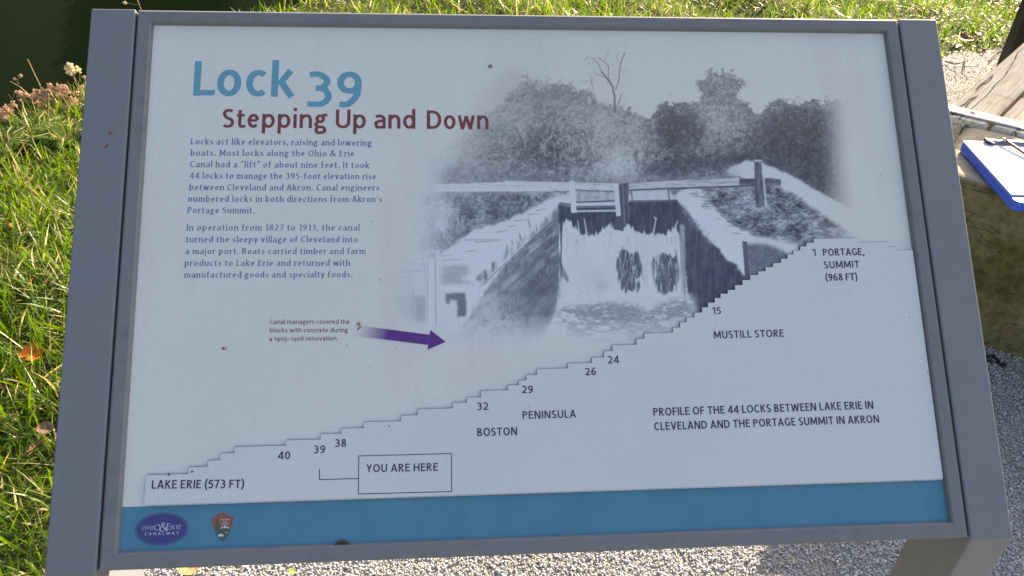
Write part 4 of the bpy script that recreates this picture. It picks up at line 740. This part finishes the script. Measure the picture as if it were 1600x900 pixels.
bmesh.ops.remove_doubles(me, verts=me.verts, dist=1e-4); bmesh.ops.recalc_face_normals(me, faces=me.faces)
from mathutils import noise as mn
for v in me.verts:
    q = v.co; k = mn.noise(q*3.5)*.012 + mn.noise(q*11)*.006 + mn.noise(q*30)*.0025; l = (Vector(tuple(c0)) - q)
    v.co += v.normal*k*(.45 if v.normal.z > .9 else 1)
    if v.normal.z < .9 and v.normal.z > .3: v.co -= v.normal*.008*(1 + mn.noise(q*14))
for v in me.verts: v.co -= Vector(tuple(c0))
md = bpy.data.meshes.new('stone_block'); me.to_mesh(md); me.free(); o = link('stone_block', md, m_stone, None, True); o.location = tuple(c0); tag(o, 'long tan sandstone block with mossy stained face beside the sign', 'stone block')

m_wood = mat('weathered_timber', (.4, .33, .24), .85, .2)
def wood(m, ax, c_lo, c_mid, c_hi):
    mp = N(m, 'Mapping'); tc = N(m, 'TexCoord'); LK(m, tc.outputs['Object'], mp.inputs['Vector']); mp.inputs['Rotation'].default_value = (0, 0, -ax); mp2 = N(m, 'Mapping'); LK(m, mp.outputs[0], mp2.inputs['Vector']); mp2.inputs['Scale'].default_value = (2.2, 46, 46)
    c = noise_col(m, 2.4, [(.26, c_lo), (.42, c_mid), (.62, c_hi)], 10, mp2.outputs[0], .7)
    cr = N(m, 'TexNoise', Scale=1.0, Detail=2.5); mp3 = N(m, 'Mapping'); LK(m, mp.outputs[0], mp3.inputs['Vector']); mp3.inputs['Scale'].default_value = (1.5, 15, 15); LK(m, mp3.outputs[0], cr.inputs['Vector'])
    r = N(m, 'ValToRGB'); e = r.color_ramp.elements; e[0].position = .0; e[0].color = (1, 1, 1, 1); e[1].position = 1; e[1].color = (1, 1, 1, 1); q0 = e.new(.440); q0.color = (1, 1, 1, 1); q1 = e.new(.452); q1.color = (0, 0, 0, 1); q2 = e.new(.464); q2.color = (1, 1, 1, 1); LK(m, cr.outputs['Fac'], r.inputs[0])
    st = noise_col(m, 6, [(.30, (.62, .54, .43)), (.42, (1, 1, 1))], 5, mp.outputs[0])
    c = mix(m, c, st, 1.0, 'MULTIPLY'); c = mix(m, (.035, .028, .022), c, r.outputs[0]); LK(m, c, BS(m).inputs['Base Color'])
    bump(m, 2.4, .5, .004, 8, mp2.outputs[0]); b = N(m, 'Bump', Strength=1.0, Distance=.006); LK(m, r.outputs[0], b.inputs['Height']); pn = BS(m).inputs['Normal']; LK(m, pn.links[0].from_socket, b.inputs['Normal']); LK(m, b.outputs[0], pn)
wd = np.array([.71, .70, 0]); wd /= np.linalg.norm(wd); sdv = np.array([.824, -.566, 0]); sdv /= np.linalg.norm(sdv)
wood(m_wood, math.atan2(wd[1], wd[0]), (.40, .32, .21), (.66, .57, .43), (.86, .80, .66))
m_strap = mat('galvanised_strap', (.6, .58, .6), .6, .5, .25); LK(m_strap, noise_col(m_strap, 60, [(.3, (.50, .47, .49)), (.7, (.74, .71, .74))], 8), BS(m_strap).inputs['Base Color']); bump(m_strap, 260, .3, .001)
m_dark = mat('tarred_timber', (.05, .042, .032), .85, .2); LK(m_dark, noise_col(m_dark, 9, [(.3, (.035, .030, .024)), (.7, (.075, .062, .045))], 8, coords(m_dark, (6, 6, .7))), BS(m_dark).inputs['Base Color']); bump(m_dark, 12, .5, .006, 6, coords(m_dark, (6, 6, .7)))
k0 = np.array([1.885, 1.752, 0]); zt = .508; sdv = d1.copy()
walk = empty('timber_bench', tuple(k0), 'weathered plank bench top with a metal strap butting against the stone block', 'bench')
wp = .150
for i in range(7):
    a = k0 + sdv*(wp*i + .004) + wd*(.006 + .004*((i*7) % 3)) + up*(zt - .075); L = 1.9
    n_ = 60; V = []; F = []
    prof_ = [(0, 0), (wp - .012, 0), (wp - .012, .067), (wp - .020, .075), (.008, .075), (0, .067)]
    for j in range(n_ + 1):
        for u_, v_ in prof_:
            q = a + sdv*u_ + wd*(L*j/n_); w_ = .0013*mn.noise(Vector(tuple(q*7))) + .0010*mn.noise(Vector(tuple(q*25))); V.append(q + up*(v_ + w_*(v_ > .03)) + sdv*w_)
    for j in range(n_):
        for k in range(6): F.append((j*6 + k, (j+1)*6 + k, (j+1)*6 + (k+1) % 6, j*6 + (k+1) % 6))
    F += [tuple(range(6)), tuple(range(n_*6, n_*6 + 6))[::-1]]
    pk = obj('plank', V, F, m_wood, walk)
s0 = k0 + p1*.028 - sdv*.035
mb = MB(); mb.box(s0 + up*(zt + .0025), [sdv*1.2, p1*.056, up*.005]); mb.build('metal_strap', m_strap, walk, bev=.0015)
for i in range(5):
    q = s0 + sdv*(.125 + .27*i) + p1*.028 + up*(zt + .0072); mb = MB(); mb.tube([q, q + up*.003, q + up*.0048], [.007, .0065, .003], 10); mb.build('bolt', m_strap, walk)
mb = MB(); mb.box(k0 + sdv*.02 + p1*.01 - up*.02, [sdv*1.0, wd*.12, up*(zt - .058)]); mb.build('support_beam', m_dark, walk, bev=.006)
mb = MB(); mb.box(k0 + sdv*.02 + wd*1.6 - up*.02, [sdv*1.0, wd*.20, up*(zt - .058)]); mb.build('support_beam', m_dark, walk, bev=.006)
# dark post
b0 = at(1561, 126); ax_ = np.array([.93, -.37, 0]); ay_ = np.array([.37, .93, 0])
mb = MB(); mb.box(b0 + np.array([0, 0, -.1]), [ax_*.17, ay_*.17, up*1.55]); mb.prism([b0 + up*1.45, b0 + ax_*.17 + up*1.45, b0 + ax_*.17 + ay_*.085 + up*1.50, b0 + ay_*.085 + up*1.50], ay_*.085)
post = obj('timber_post', mb.V[:8], mb.F[:6], m_dark, None, bev=.012, loc=tuple(b0)); tag(post, 'dark squared timber post standing on gravel behind the plank bench', 'post')

# ================================================================ clipboard and pen
m_blue = mat('blue_plastic', (.025, .14, .78), .32, .5); m_paper = mat('paper', (.82, .83, .84), .7, .3); m_clip = mat('clip_steel', (.13, .17, .25), .35, .5, .2); m_navy = mat('clip_foot', (.02, .02, .08), .4)
m_lblue = mat('pale_blue_plastic', (.07, .20, .58), .55, .3)
zc = .499; th = .027; TLc = np.array([1.829, 1.522, zc]); dn = np.array([-.115, -.993, 0]); dn /= np.linalg.norm(dn); rt = np.array([.993, -.115, 0]); Wc, Lc = .245, .352
cb_ = empty('clipboard', tuple(TLc), 'blue storage clipboard holding white paper on the stone block', 'clipboard')
def rrect(x0, y0, x1, y1, r, n=6):
    out = []
    for cx_, cy_, a0 in ((x1 - r, y1 - r, 0), (x0 + r, y1 - r, 90), (x0 + r, y0 + r, 180), (x1 - r, y0 + r, 270)):
        out += [(cx_ + r*math.cos(R(a0 + 90*i/n)), cy_ + r*math.sin(R(a0 + 90*i/n))) for i in range(n+1)]
    return out
def cpt(x, y, z): return TLc + rt*x + dn*y + up*z
def shell(name, rings, m, parent):
    V = []; F = []
    for x0, y0, x1, y1, r, z in rings: V += [cpt(x, y, z) for x, y in rrect(x0, y0, x1, y1, r)]
    n = len(rrect(0, 0, 1, 1, .1))
    for j in range(len(rings)-1):
        for i in range(n): F.append((j*n + i, j*n + (i+1) % n, (j+1)*n + (i+1) % n, (j+1)*n + i))
    F += [tuple(range(n))[::-1], tuple(range((len(rings)-1)*n, len(rings)*n))]
    return obj(name, V, F, m, parent, smooth=False)
shell('case', [(.003, .003, Wc-.003, Lc-.003, .016, 0), (0, 0, Wc, Lc, .018, .004), (0, 0, Wc, Lc, .018, .011), (.0015, .0015, Wc-.0015, Lc-.0015, .017, .0125), (0, 0, Wc, Lc, .018, .014), (0, 0, Wc, Lc, .018, th-.004), (.003, .003, Wc-.003, Lc-.003, .016, th)], m_blue, cb_)
shell('lid_panel', [(.008, .008, Wc-.008, Lc-.008, .012, th-.001), (.008, .008, Wc-.008, Lc-.008, .012, th+.0006)], m_lblue, cb_)
pp = MB(); pp.prism([cpt(.003, .004, th+.001), cpt(.238, .004, th+.001), cpt(.238, .318, th+.001), cpt(.003, .318, th+.001)], up*.004); pp.build('paper', m_paper, cb_)
mb = MB(); mb.prism([cpt(.064, .004, th+.005), cpt(.064, .004, th+.013), cpt(.064, .014, th+.012), cpt(.064, .026, th+.0062), cpt(.064, .026, th+.005)], rt*.115); mb.tube([cpt(.064, .013, th+.011), cpt(.179, .013, th+.011)], .0035, 8); clp = mb.build('clip', m_clip, cb_)
for x in (.066, .177): mb = MB(); mb.tube([cpt(x, .003, th+.011), cpt(x, .016, th+.011), cpt(x + .008, .024, th+.0085), cpt(x + .016, .026, th+.0085)], [.005, .0055, .0055, .004], 8); mb.build('clip_foot', m_navy, clp)
m_pen = mat('pen_barrel', (.20, .085, .055), .35); m_pent = mat('pen_tip', (.66, .60, .52), .35, .5, .3)
pa, pb_ = cpt(.112, .010, th+.018), cpt(.158, .140, th+.0095); pd = (pb_ - pa)
pen = empty('pen', tuple(pa), 'brown pen clipped across the white paper on the blue clipboard', 'pen')
mb = MB(); mb.tube([pa + pd*.08, pa + pd*.1, pa + pd*.93, pa + pd*.97], [.0036, .0042, .0042, .0030], 10); mb.build('barrel', m_pen, pen, smooth=True)
mb = MB(); mb.tube([pa - pd*.03, pa, pa + pd*.08], [.0034, .0046, .0046], 10); mb.build('cap', m_pent, pen, smooth=True); mb = MB(); mb.tube([pa + pd*.97, pa + pd*1.0, pa + pd*1.02], [.0030, .0014, .0006], 8); mb.build('tip', m_pent, pen)

# ================================================================ gravel stones (one mass)
def stones(name, poly_fn, n, lo, hi, seed, mats):
    r = np.random.RandomState(seed); xy = poly_fn(r, n); n = len(xy)
    T_ = np.array([(1, 0, 0), (0, 1, 0), (-1, 0, 0), (0, -1, 0), (0, 0, .75), (0, 0, -.75)], float); Fq = np.array([(0, 1, 4), (1, 2, 4), (2, 3, 4), (3, 0, 4), (1, 0, 5), (2, 1, 5), (3, 2, 5), (0, 3, 5)])
    V = T_[None]*r.uniform(.55, 1.2, (n, 6, 1)) + r.normal(0, .12, (n, 6, 3)); sz = lo + (hi - lo)*r.rand(n)**2.2; V *= (sz[:, None]*r.uniform(.6, 1.1, (n, 3)))[:, None]*.5
    q = r.normal(size=(n, 4)); q /= np.linalg.norm(q, axis=1)[:, None]; a, b, c, d = q.T
    M = np.stack([np.stack([1-2*(c*c+d*d), 2*(b*c-a*d), 2*(b*d+a*c)], -1), np.stack([2*(b*c+a*d), 1-2*(b*b+d*d), 2*(c*d-a*b)], -1), np.stack([2*(b*d-a*c), 2*(c*d+a*b), 1-2*(b*b+c*c)], -1)], 1)
    V = np.einsum('nij,nkj->nki', M, V); V[..., 0] += xy[:, :1]; V[..., 1] += xy[:, 1:2]; V[..., 2] += .005 + (sz*r.uniform(.05, .42, n))[:, None]
    pal = np.array([(.56, .54, .53), (.52, .49, .46), (.48, .47, .48), (.42, .41, .43), (.60, .58, .57), (.50, .43, .36), (.32, .30, .30)]); cl = pal[r.choice(7, n, p=[.26, .2, .2, .12, .12, .06, .04])]*r.uniform(.85, 1.2, (n, 1))*np.array([.96, 1.02, 1.12])
    return bulk(name, V.reshape(-1, 3), (Fq[None] + 6*np.arange(n)[:, None, None]).reshape(-1, 3), mats, None, np.repeat(cl, 6, 0))
m_st = mat('crushed_limestone', (.4, .4, .4), .85, .3); at_ = N(m_st, 'VertexColor', layer_name='Col'); LK(m_st, at_.outputs[0], BS(m_st).inputs['Base Color'])
def inpoly(r, n):
    out = []
    for (x0, x1, y0, y1), f in (((-.5, 1.75, .30, .75), .40), ((1.2, 2.25, .25, 1.35), .36), ((2.0, 4.0, 2.3, 3.95), .14), ((-.3, 2.0, .75, 2.4), .10)):
        k = int(n*f); p_ = np.stack([r.uniform(x0, x1, k), r.uniform(y0, y1, k)], -1); out.append(p_)
    p_ = np.concatenate(out); return p_[edge_d(p_[:, 0], p_[:, 1]) < .015*r.normal(size=len(p_))]
gs = stones('gravel', inpoly, 125000, .0035, .0108, 3, m_st); tag(gs, 'loose pale crushed limestone gravel', 'gravel', kind='stuff')

# ================================================================ grass (one mass), weeds, leaves
m_gr = mat('grass_blade', (.1, .2, .03), .42, .4)
at_ = N(m_gr, 'VertexColor', layer_name='Col'); LK(m_gr, at_.outputs[0], BS(m_gr).inputs['Base Color'])
tr = N(m_gr, 'BsdfTranslucent'); hs = N(m_gr, 'HueSaturation', Saturation=1.18, Value=1.8); LK(m_gr, at_.outputs[0], hs.inputs['Color']); LK(m_gr, hs.outputs[0], tr.inputs['Color'])
ms = N(m_gr, 'MixShader'); ms.inputs[0].default_value = .44; LK(m_gr, BS(m_gr).outputs[0], ms.inputs[1]); LK(m_gr, tr.outputs[0], ms.inputs[2]); LK(m_gr, ms.outputs[0], m_gr.node_tree.nodes['Material Output'].inputs[0])
def grass(n, x0, x1, y0, y1, seed, hlo, hhi, wid):
    r = np.random.RandomState(seed); x = r.uniform(x0, x1, n); y = r.uniform(y0, y1, n)
    e = edge_d(x, y); b = bank_d(x, y); k = (e > .02*r.normal(size=n)) & (b > -.45)
    pn = np.sin(x*9 + 2*np.sin(y*5)) * np.sin(y*8 + 1.5*np.sin(x*6)); k &= r.rand(n) < .80 + .25*pn
    x, y, e, b, pn = x[k], y[k], e[k], b[k], pn[k]; n = len(x); z = ground_h(x, y) - .004
    h = (hlo + (hhi - hlo)*r.rand(n)**1.5)*(1 + .35*np.clip(.35 - np.abs(b), 0, .35)/.35)*np.clip(.45 + e*2.2, .45, 1)*(1 + .2*pn); wd_ = wid*(.4 + 1.3*r.rand(n)**1.6)
    th_ = r.uniform(0, 2*math.pi, n) ; lean = np.abs(r.normal(.75, .45, n)); curl = r.normal(.6, .55, n); tw = r.uniform(0, math.pi, n)
    D_ = np.stack([np.cos(th_), np.sin(th_)], -1); S_ = np.stack([np.cos(tw), np.sin(tw)], -1)
    V = np.zeros((n, 7, 3)); px = x.copy(); py = y.copy(); pz = z.copy()
    for j, (f, q) in enumerate(((0, .75), (.36, 1), (.70, .72), (1, 0))):
        if j:
            a = lean + curl*f; st_ = h*(.36 if j == 1 else .34 if j == 2 else .30); px = px + st_*np.sin(a)*D_[:, 0]; py = py + st_*np.sin(a)*D_[:, 1]; pz = np.maximum(pz + st_*np.cos(a), z + .004)
        if j < 3:
            for s, o_ in ((-1, 0), (1, 1)): V[:, 2*j+o_, 0] = px + s*S_[:, 0]*wd_*q/2; V[:, 2*j+o_, 1] = py + s*S_[:, 1]*wd_*q/2; V[:, 2*j+o_, 2] = pz
        else: V[:, 6, 0] = px; V[:, 6, 1] = py; V[:, 6, 2] = pz
    pal = np.array([(.090, .165, .022), (.120, .195, .028), (.062, .125, .022), (.155, .215, .040), (.32, .28, .14), (.46, .40, .26), (.17, .11, .05)])
    cl = pal[r.choice(7, n, p=[.26, .25, .20, .13, .08, .05, .03])]*r.uniform(.75, 1.2, (n, 1)); B = 7*np.arange(n)[:, None]
    return V.reshape(-1, 3), np.concatenate([B + np.array([[0, 1, 3, 2]]), B + np.array([[2, 3, 5, 4]])]), B + np.array([[4, 5, 6]]), np.repeat(cl, 7, 0)
parts = [grass(88000, -2.3, -.20, .15, 3.0, 1, .04, .15, .0056), grass(70000, -1.6, 5.2, 3.3, 5.6, 2, .04, .125, .0060), grass(22000, -.9, 3.3, .9, 3.7, 3, .04, .10, .0065), grass(9000, .5, 9, 5.3, 9.5, 5, .05, .12, .012)]
VV = []; Q = []; Tt = []; CC = []; k = 0
for v, q, t_, c in parts: VV.append(v); Q.append(q + k); Tt.append(t_ + k); CC.append(c); k += len(v)
gg = bulk('grass', np.concatenate(VV), [np.concatenate(Q), np.concatenate(Tt)], m_gr, None, np.concatenate(CC)); tag(gg, 'sunlit green grass with dry straw on the canal bank', 'grass', kind='stuff')

m_stem = mat('dry_stem', (.46, .36, .20), .8, .2); m_seed = mat('dry_seed_head', (.72, .55, .42), .9, .1); m_pale = mat('pale_seed_head', (.86, .79, .62), .9, .1)
for mm in (m_seed, m_pale):
    c_ = BS(mm).inputs['Base Color'].default_value; tr = N(mm, 'BsdfTranslucent'); tr.inputs['Color'].default_value = c_; ms = N(mm, 'MixShader'); ms.inputs[0].default_value = .55; LK(mm, BS(mm).outputs[0], ms.inputs[1]); LK(mm, tr.outputs[0], ms.inputs[2]); LK(mm, ms.outputs[0], mm.node_tree.nodes['Material Output'].inputs[0])
rs = np.random.RandomState(21)
def fluff(c, r, n, size):
    V = []; F = []
    for _ in range(n):
        d = rs.normal(size=3); d /= np.linalg.norm(d); q = c + d*r*rs.uniform(.2, 1)*np.array([1, .8, .75]); s = size*rs.uniform(.6, 1.6); k = len(V)
        for a in ((1, 0, 0), (0, 1, 0), (-1, 0, 0), (0, -1, 0), (0, 0, 1), (0, 0, -1)): V.append(q + np.array(a)*s*rs.uniform(.6, 1.2))
        F += [tuple(k + i for i in f) for f in ((0, 1, 4), (1, 2, 4), (2, 3, 4), (3, 0, 4), (1, 0, 5), (2, 1, 5), (3, 2, 5), (0, 3, 5))]
    return V, F
def weed(base, pts, heads, label, m_head, r=.0022):
    """stem through photograph points at the base's distance; heads: (px, py, radius, lumps)"""
    b = at(*base, -.05); y = b[1]; t = empty('dried_weed', tuple(b), label, 'weed', 'dried weeds on the canal bank'); mb = MB()
    P = [b] + [at_y(*q, y + rs.normal(0, .01)) for q in pts]; mb.tube(P, list(np.linspace(r, r*.5, len(P))), 5)
    for hx, hy, hr, hn in heads:
        c = at_y(hx, hy, y + rs.normal(0, .015)); j = P[min(len(P)-1, max(1, len(P)-2))]; mb.tube([j, (j + c)/2 + rs.normal(0, .004, 3), c], [r*.5, r*.4, r*.3], 4)
    mb.build('stem', m_stem, t)
    for hx, hy, hr, hn in heads:
        c = at_y(hx, hy, y + rs.normal(0, .015)); V, F = fluff(c, hr*1.05, int(hn*1.5), .0056); obj('seed_head', V, F, m_head, t)
weed((139, 190), [(131, 150), (122, 133), (116, 122)], [(111, 108, .028, 26), (106, 101, .016, 12), (124, 110, .014, 10), (110, 114, .014, 10)], 'tall dried weed with a cream seed head nearest the sign post', m_pale)
weed((92, 200), [(72, 168), (62, 132), (55, 118), (43, 92)], [], 'bare straw stem leaning highest above the dried weeds', m_seed, .0024)
weed((60, 190), [(48, 150), (30, 135), (16, 127)], [(31, 118, .008, 6), (23, 123, .007, 5)], 'forked dry stalk with small round buds above the brown seed heads', m_seed)
weed((80, 205), [(66, 172), (60, 155)], [(62, 146, .034, 40), (72, 142, .022, 22), (54, 152, .022, 20), (73, 155, .018, 14), (60, 162, .020, 16)], 'bushy dried weed with tan pink seed heads in the middle', m_seed)
weed((45, 200), [(38, 175), (35, 160)], [(33, 150, .022, 20), (40, 149, .018, 16), (30, 146, .014, 12)], 'small tan weed left of the bushy dried weed', m_seed)
weed((35, 196), [(25, 182), (15, 176)], [(10, 172, .030, 30), (20, 165, .022, 20), (3, 178, .02, 18)], 'low pinkish weed at the left edge of the photo', m_seed)
weed((112, 200), [(100, 168), (85, 145), (73, 130)], [(92, 137, .022, 22), (102, 139, .020, 20), (96, 150, .020, 18), (103, 146, .016, 12)], 'dried weed with two upright straws and tan tufts', m_seed, .0028)
weed((128, 200), [(122, 170), (115, 157), (108, 142)], [(112, 157, .024, 20), (118, 165, .022, 18), (105, 166, .020, 16)], 'brown dried weed beside the grey sign post', m_seed)
weed((98, 210), [(80, 190), (62, 172)], [(70, 178, .024, 24), (48, 178, .022, 22), (62, 182, .02, 18), (85, 176, .016, 12)], 'dried weed with low tan tufts above the green leaves', m_seed)
weed((222, 22), [(218, 8), (212, -6)], [(195, 4, .010, 8)], 'thin pale stalk rising behind the top left corner of the sign', m_pale, .0026)
weed((545, 20), [(520, 6), (505, -4)], [(530, 8, .012, 8)], 'reddish dried stalk behind the top edge of the sign', m_seed, .0026)
for q in (((20, 205), [(12, 185), (-4, 178)], [(-2, 182, .03, 26), (8, 186, .022, 18)], 'dried pink weed cut by the left edge of the photo, lowest of all'), ((75, 196), [(86, 160), (90, 148)], [(80, 136, .018, 16), (88, 146, .022, 20), (78, 164, .02, 18)], 'slender tan weed rising in front of the bushy dried weed'),
          ((118, 190), [(124, 160), (128, 140)], [(120, 146, .014, 10), (128, 136, .013, 10)], 'thin dried weed with rusty tips just left of the sign post'), ((50, 205), [(44, 185), (52, 178)], [(44, 190, .022, 20), (55, 188, .02, 18)], 'short dried weed with brown tufts low among the leaves'),
          ((140, 185), [(136, 140), (131, 118)], [(134, 122, .012, 8)], 'stiff pale stalk against the edge of the sign post')): weed(q[0], q[1], q[2], q[3], m_seed)
for i in range(16):                                                  # bare straws leaning over the edge of the bank
    x = rs.uniform(-5, 138); y0 = rs.uniform(190, 225); dx = rs.normal(-14, 14); b = at(x, y0, -.03); t_ = at_y(x + dx, y0 - rs.uniform(25, 75), b[1] + rs.normal(0, .06)); mb = MB()
    mb.tube([b, (b + t_)/2 + rs.normal(0, .008, 3), t_], [.0017, .0014, .0007], 5); o = mb.build('straw', m_stem, None, loc=tuple(b)); tag(o, 'bare dry straw standing among the weeds at the water edge', 'straw', 'bare straws at the water edge')
# leafy weeds
m_lw = mat('weed_leaf', (.10, .19, .045), .5, .35); tr = N(m_lw, 'BsdfTranslucent'); tr.inputs['Color'].default_value = (.36, .58, .12, 1); ms = N(m_lw, 'MixShader'); ms.inputs[0].default_value = .55
LK(m_lw, BS(m_lw).outputs[0], ms.inputs[1]); LK(m_lw, tr.outputs[0], ms.inputs[2]); LK(m_lw, ms.outputs[0], m_lw.node_tree.nodes['Material Output'].inputs[0])
def leafy(px, py, rad, n, label):
    b = at(px, py); b[2] = float(ground_h(b[0], b[1])); t = empty('leafy_weed', tuple(b), label, 'weed', 'green leafy weeds at the edge of the bank'); V = []; F = []; mb = MB()
    for _ in range(n):
        th_ = rs.uniform(0, 6.28); ln = rad*rs.uniform(.5, 1.1); tip = b + np.array([math.cos(th_)*ln, math.sin(th_)*ln, rs.uniform(.02, .11)]); mid = (b + tip)/2 + np.array([0, 0, .045]); mb.tube([b, mid, tip], [.0018, .0014, .0008], 4)
        for j in range(15):
            f = .25 + .75*j/14; q = b*(1-f)**2 + 2*mid*f*(1-f) + tip*f*f; l = .027*(1.15 - f*.7)
            for s in (-1, 1):
                d = np.array([math.cos(th_ + s*1.0), math.sin(th_ + s*1.0), rs.uniform(-.1, .5)]); nrm = np.cross(d, (0, 0, 1)); nrm = nrm/(np.linalg.norm(nrm) + 1e-6); k = len(V)
                V += [q, q + d*l*.5 + nrm*l*.26, q + d*l, q + d*l*.5 - nrm*l*.26]; F.append((k, k+1, k+2, k+3))
    mb.build('stem', m_stem, t); obj('leaves', V, F, m_lw, t)
leafy(62, 226, .13, 40, 'feathery green weed below the dried seed heads at the left'); leafy(112, 230, .12, 34, 'feathery green weed beside the left sign post'); leafy(16, 250, .10, 24, 'low green weed at the far left edge')
# fallen leaves
def leaf(base, size, label, col, curl=.35, rz=0., tilt=.3, lift=.03, lobes=0):
    m_ = mat('fallen_leaf_' + 'abcdefghijkl'[leaf.n], col, .6, .3); leaf.n += 1
    LK(m_, noise_col(m_, 90, [(.3, tuple(c*.6 for c in col)), (.7, tuple(min(1, c*1.25) for c in col))]), BS(m_).inputs['Base Color'])
    b = np.array(base, float); nu, nv = 12, 8; V = []; F = []
    for i in range(nu + 1):
        u_ = i/nu; wdt = math.sin(math.pi*min(1, u_*.97 + .02))**.8*.42*(1 + lobes*.25*math.sin(u_*19))
        for j in range(nv + 1):
            v_ = (j/nv*2 - 1); x = (u_ - .5); y = v_*wdt; z = curl*(y*y*1.6 + x*x*.9) + .02*math.sin(u_*9 + v_*3) - .03*math.exp(-(v_*6)**2)
            c_, s_ = math.cos(tilt), math.sin(tilt); y2, z2 = y*c_ - z*s_, y*s_ + z*c_; cz, sz_ = math.cos(rz), math.sin(rz)
            V.append(b + size*np.array([x*cz - y2*sz_, x*sz_ + y2*cz, z2]) + np.array([0, 0, lift]))
    for i in range(nu):
        for j in range(nv): F.append((i*(nv+1) + j, (i+1)*(nv+1) + j, (i+1)*(nv+1) + j+1, i*(nv+1) + j+1))
    t = empty('fallen_leaf', tuple(b), label, 'leaf', 'fallen leaves'); bl = obj('blade', V, F, m_, t, smooth=True)
    mb = MB(); e0 = V[nv//2]; e1 = V[(nv//2) + (nv+1)]; mb.tube([e1, e0, e0 + (e0 - e1)*1.2 + np.array([0, 0, .004]), e0 + (e0 - e1)*2.2], [.0009, .0010, .0008, .0006], 5); mb.build('stalk', m_, t)
leaf.n = 0
leaf(at(62, 580), .060, 'bright orange curled leaf lying in grass left of the sign', (.62, .16, .02), .5, .4, .55, .065)
leaf(at(70, 712), .058, 'brown curled leaf in grass against the lower left post', (.17, .085, .04), .8, 1.2, -.6, .035)
leaf(at(80, 690), .042, 'pinkish straw leaf above the brown curled leaf', (.22, .13, .085), .5, .2, .3, .045)
leaf(at(30, 372), .050, 'reddish brown leaf half buried in the grass left of the sign', (.25, .085, .035), .7, 1.9, .5, .04)
leaf(at(68, 360), .034, 'tiny dark brown leaf in the shade of grass blades', (.12, .05, .03), .6, .7, .3, .03)
leaf(at(299, 893), .045, 'tan dry leaf lying on gravel below the left of the sign', (.45, .27, .12), .5, .6, .3, .015)
leaf(at(457, 899), .017, 'small yellow green leaf on gravel below the sign', (.22, .25, .03), .4, 1.5, .6, .014)
leaf(at(1507, 66), .10, 'rusty brown leaf where the far grass meets the gravel', (.20, .07, .03), .4, .1, .2, .02)
leaf(at(1493, 74), .075, 'dark brown leaf at the gravel edge beside the sign corner', (.10, .045, .025), .4, .9, .1, .015)
leaf(at(1522, 60), .08, 'dull brown leaf half hidden in far grass', (.15, .07, .03), .4, 2.0, .2, .025)
leaf(at(1548, 566), .045, 'blackened leaf on shaded gravel at the foot of the stone block', (.018, .016, .018), .5, -.5, .1, .008)
leaf(at(1566, 574), .022, 'small black leaf scrap beside the stone block', (.015, .013, .014), .5, .3, .1, .008)

# twigs on the far gravel
m_tw = mat('twig_bark', (.06, .04, .03), .9, .2)
for (xa, ya), (xm, ym), (xb, yb), lb in (((1528, 70), (1536, 78), (1541, 82), 'short dark twig highest on the far gravel'), ((1508, 92), (1507, 104), (1506, 112), 'pale bent twig standing out at the middle of the far gravel'), ((1478, 96), (1490, 100), (1500, 99), 'dark twig lying beside the sign corner on the far gravel'), ((1545, 96), (1556, 84), (1566, 76), 'long thin twig pointing at the dark post')):
    A_, M_, B_ = at(xa, ya, .014), at(xm, ym, .024), at(xb, yb, .014); mb = MB(); mb.tube([A_, M_, B_], [.004, .0035, .002], 6)
    mb.tube([M_, M_ + (B_ - A_)*.18 + np.array([.03, -.02, .02])], [.0025, .0012], 5); o = mb.build('twig', m_tw, None, loc=tuple(A_)); tag(o, lb, 'twig', 'twigs on the far gravel')
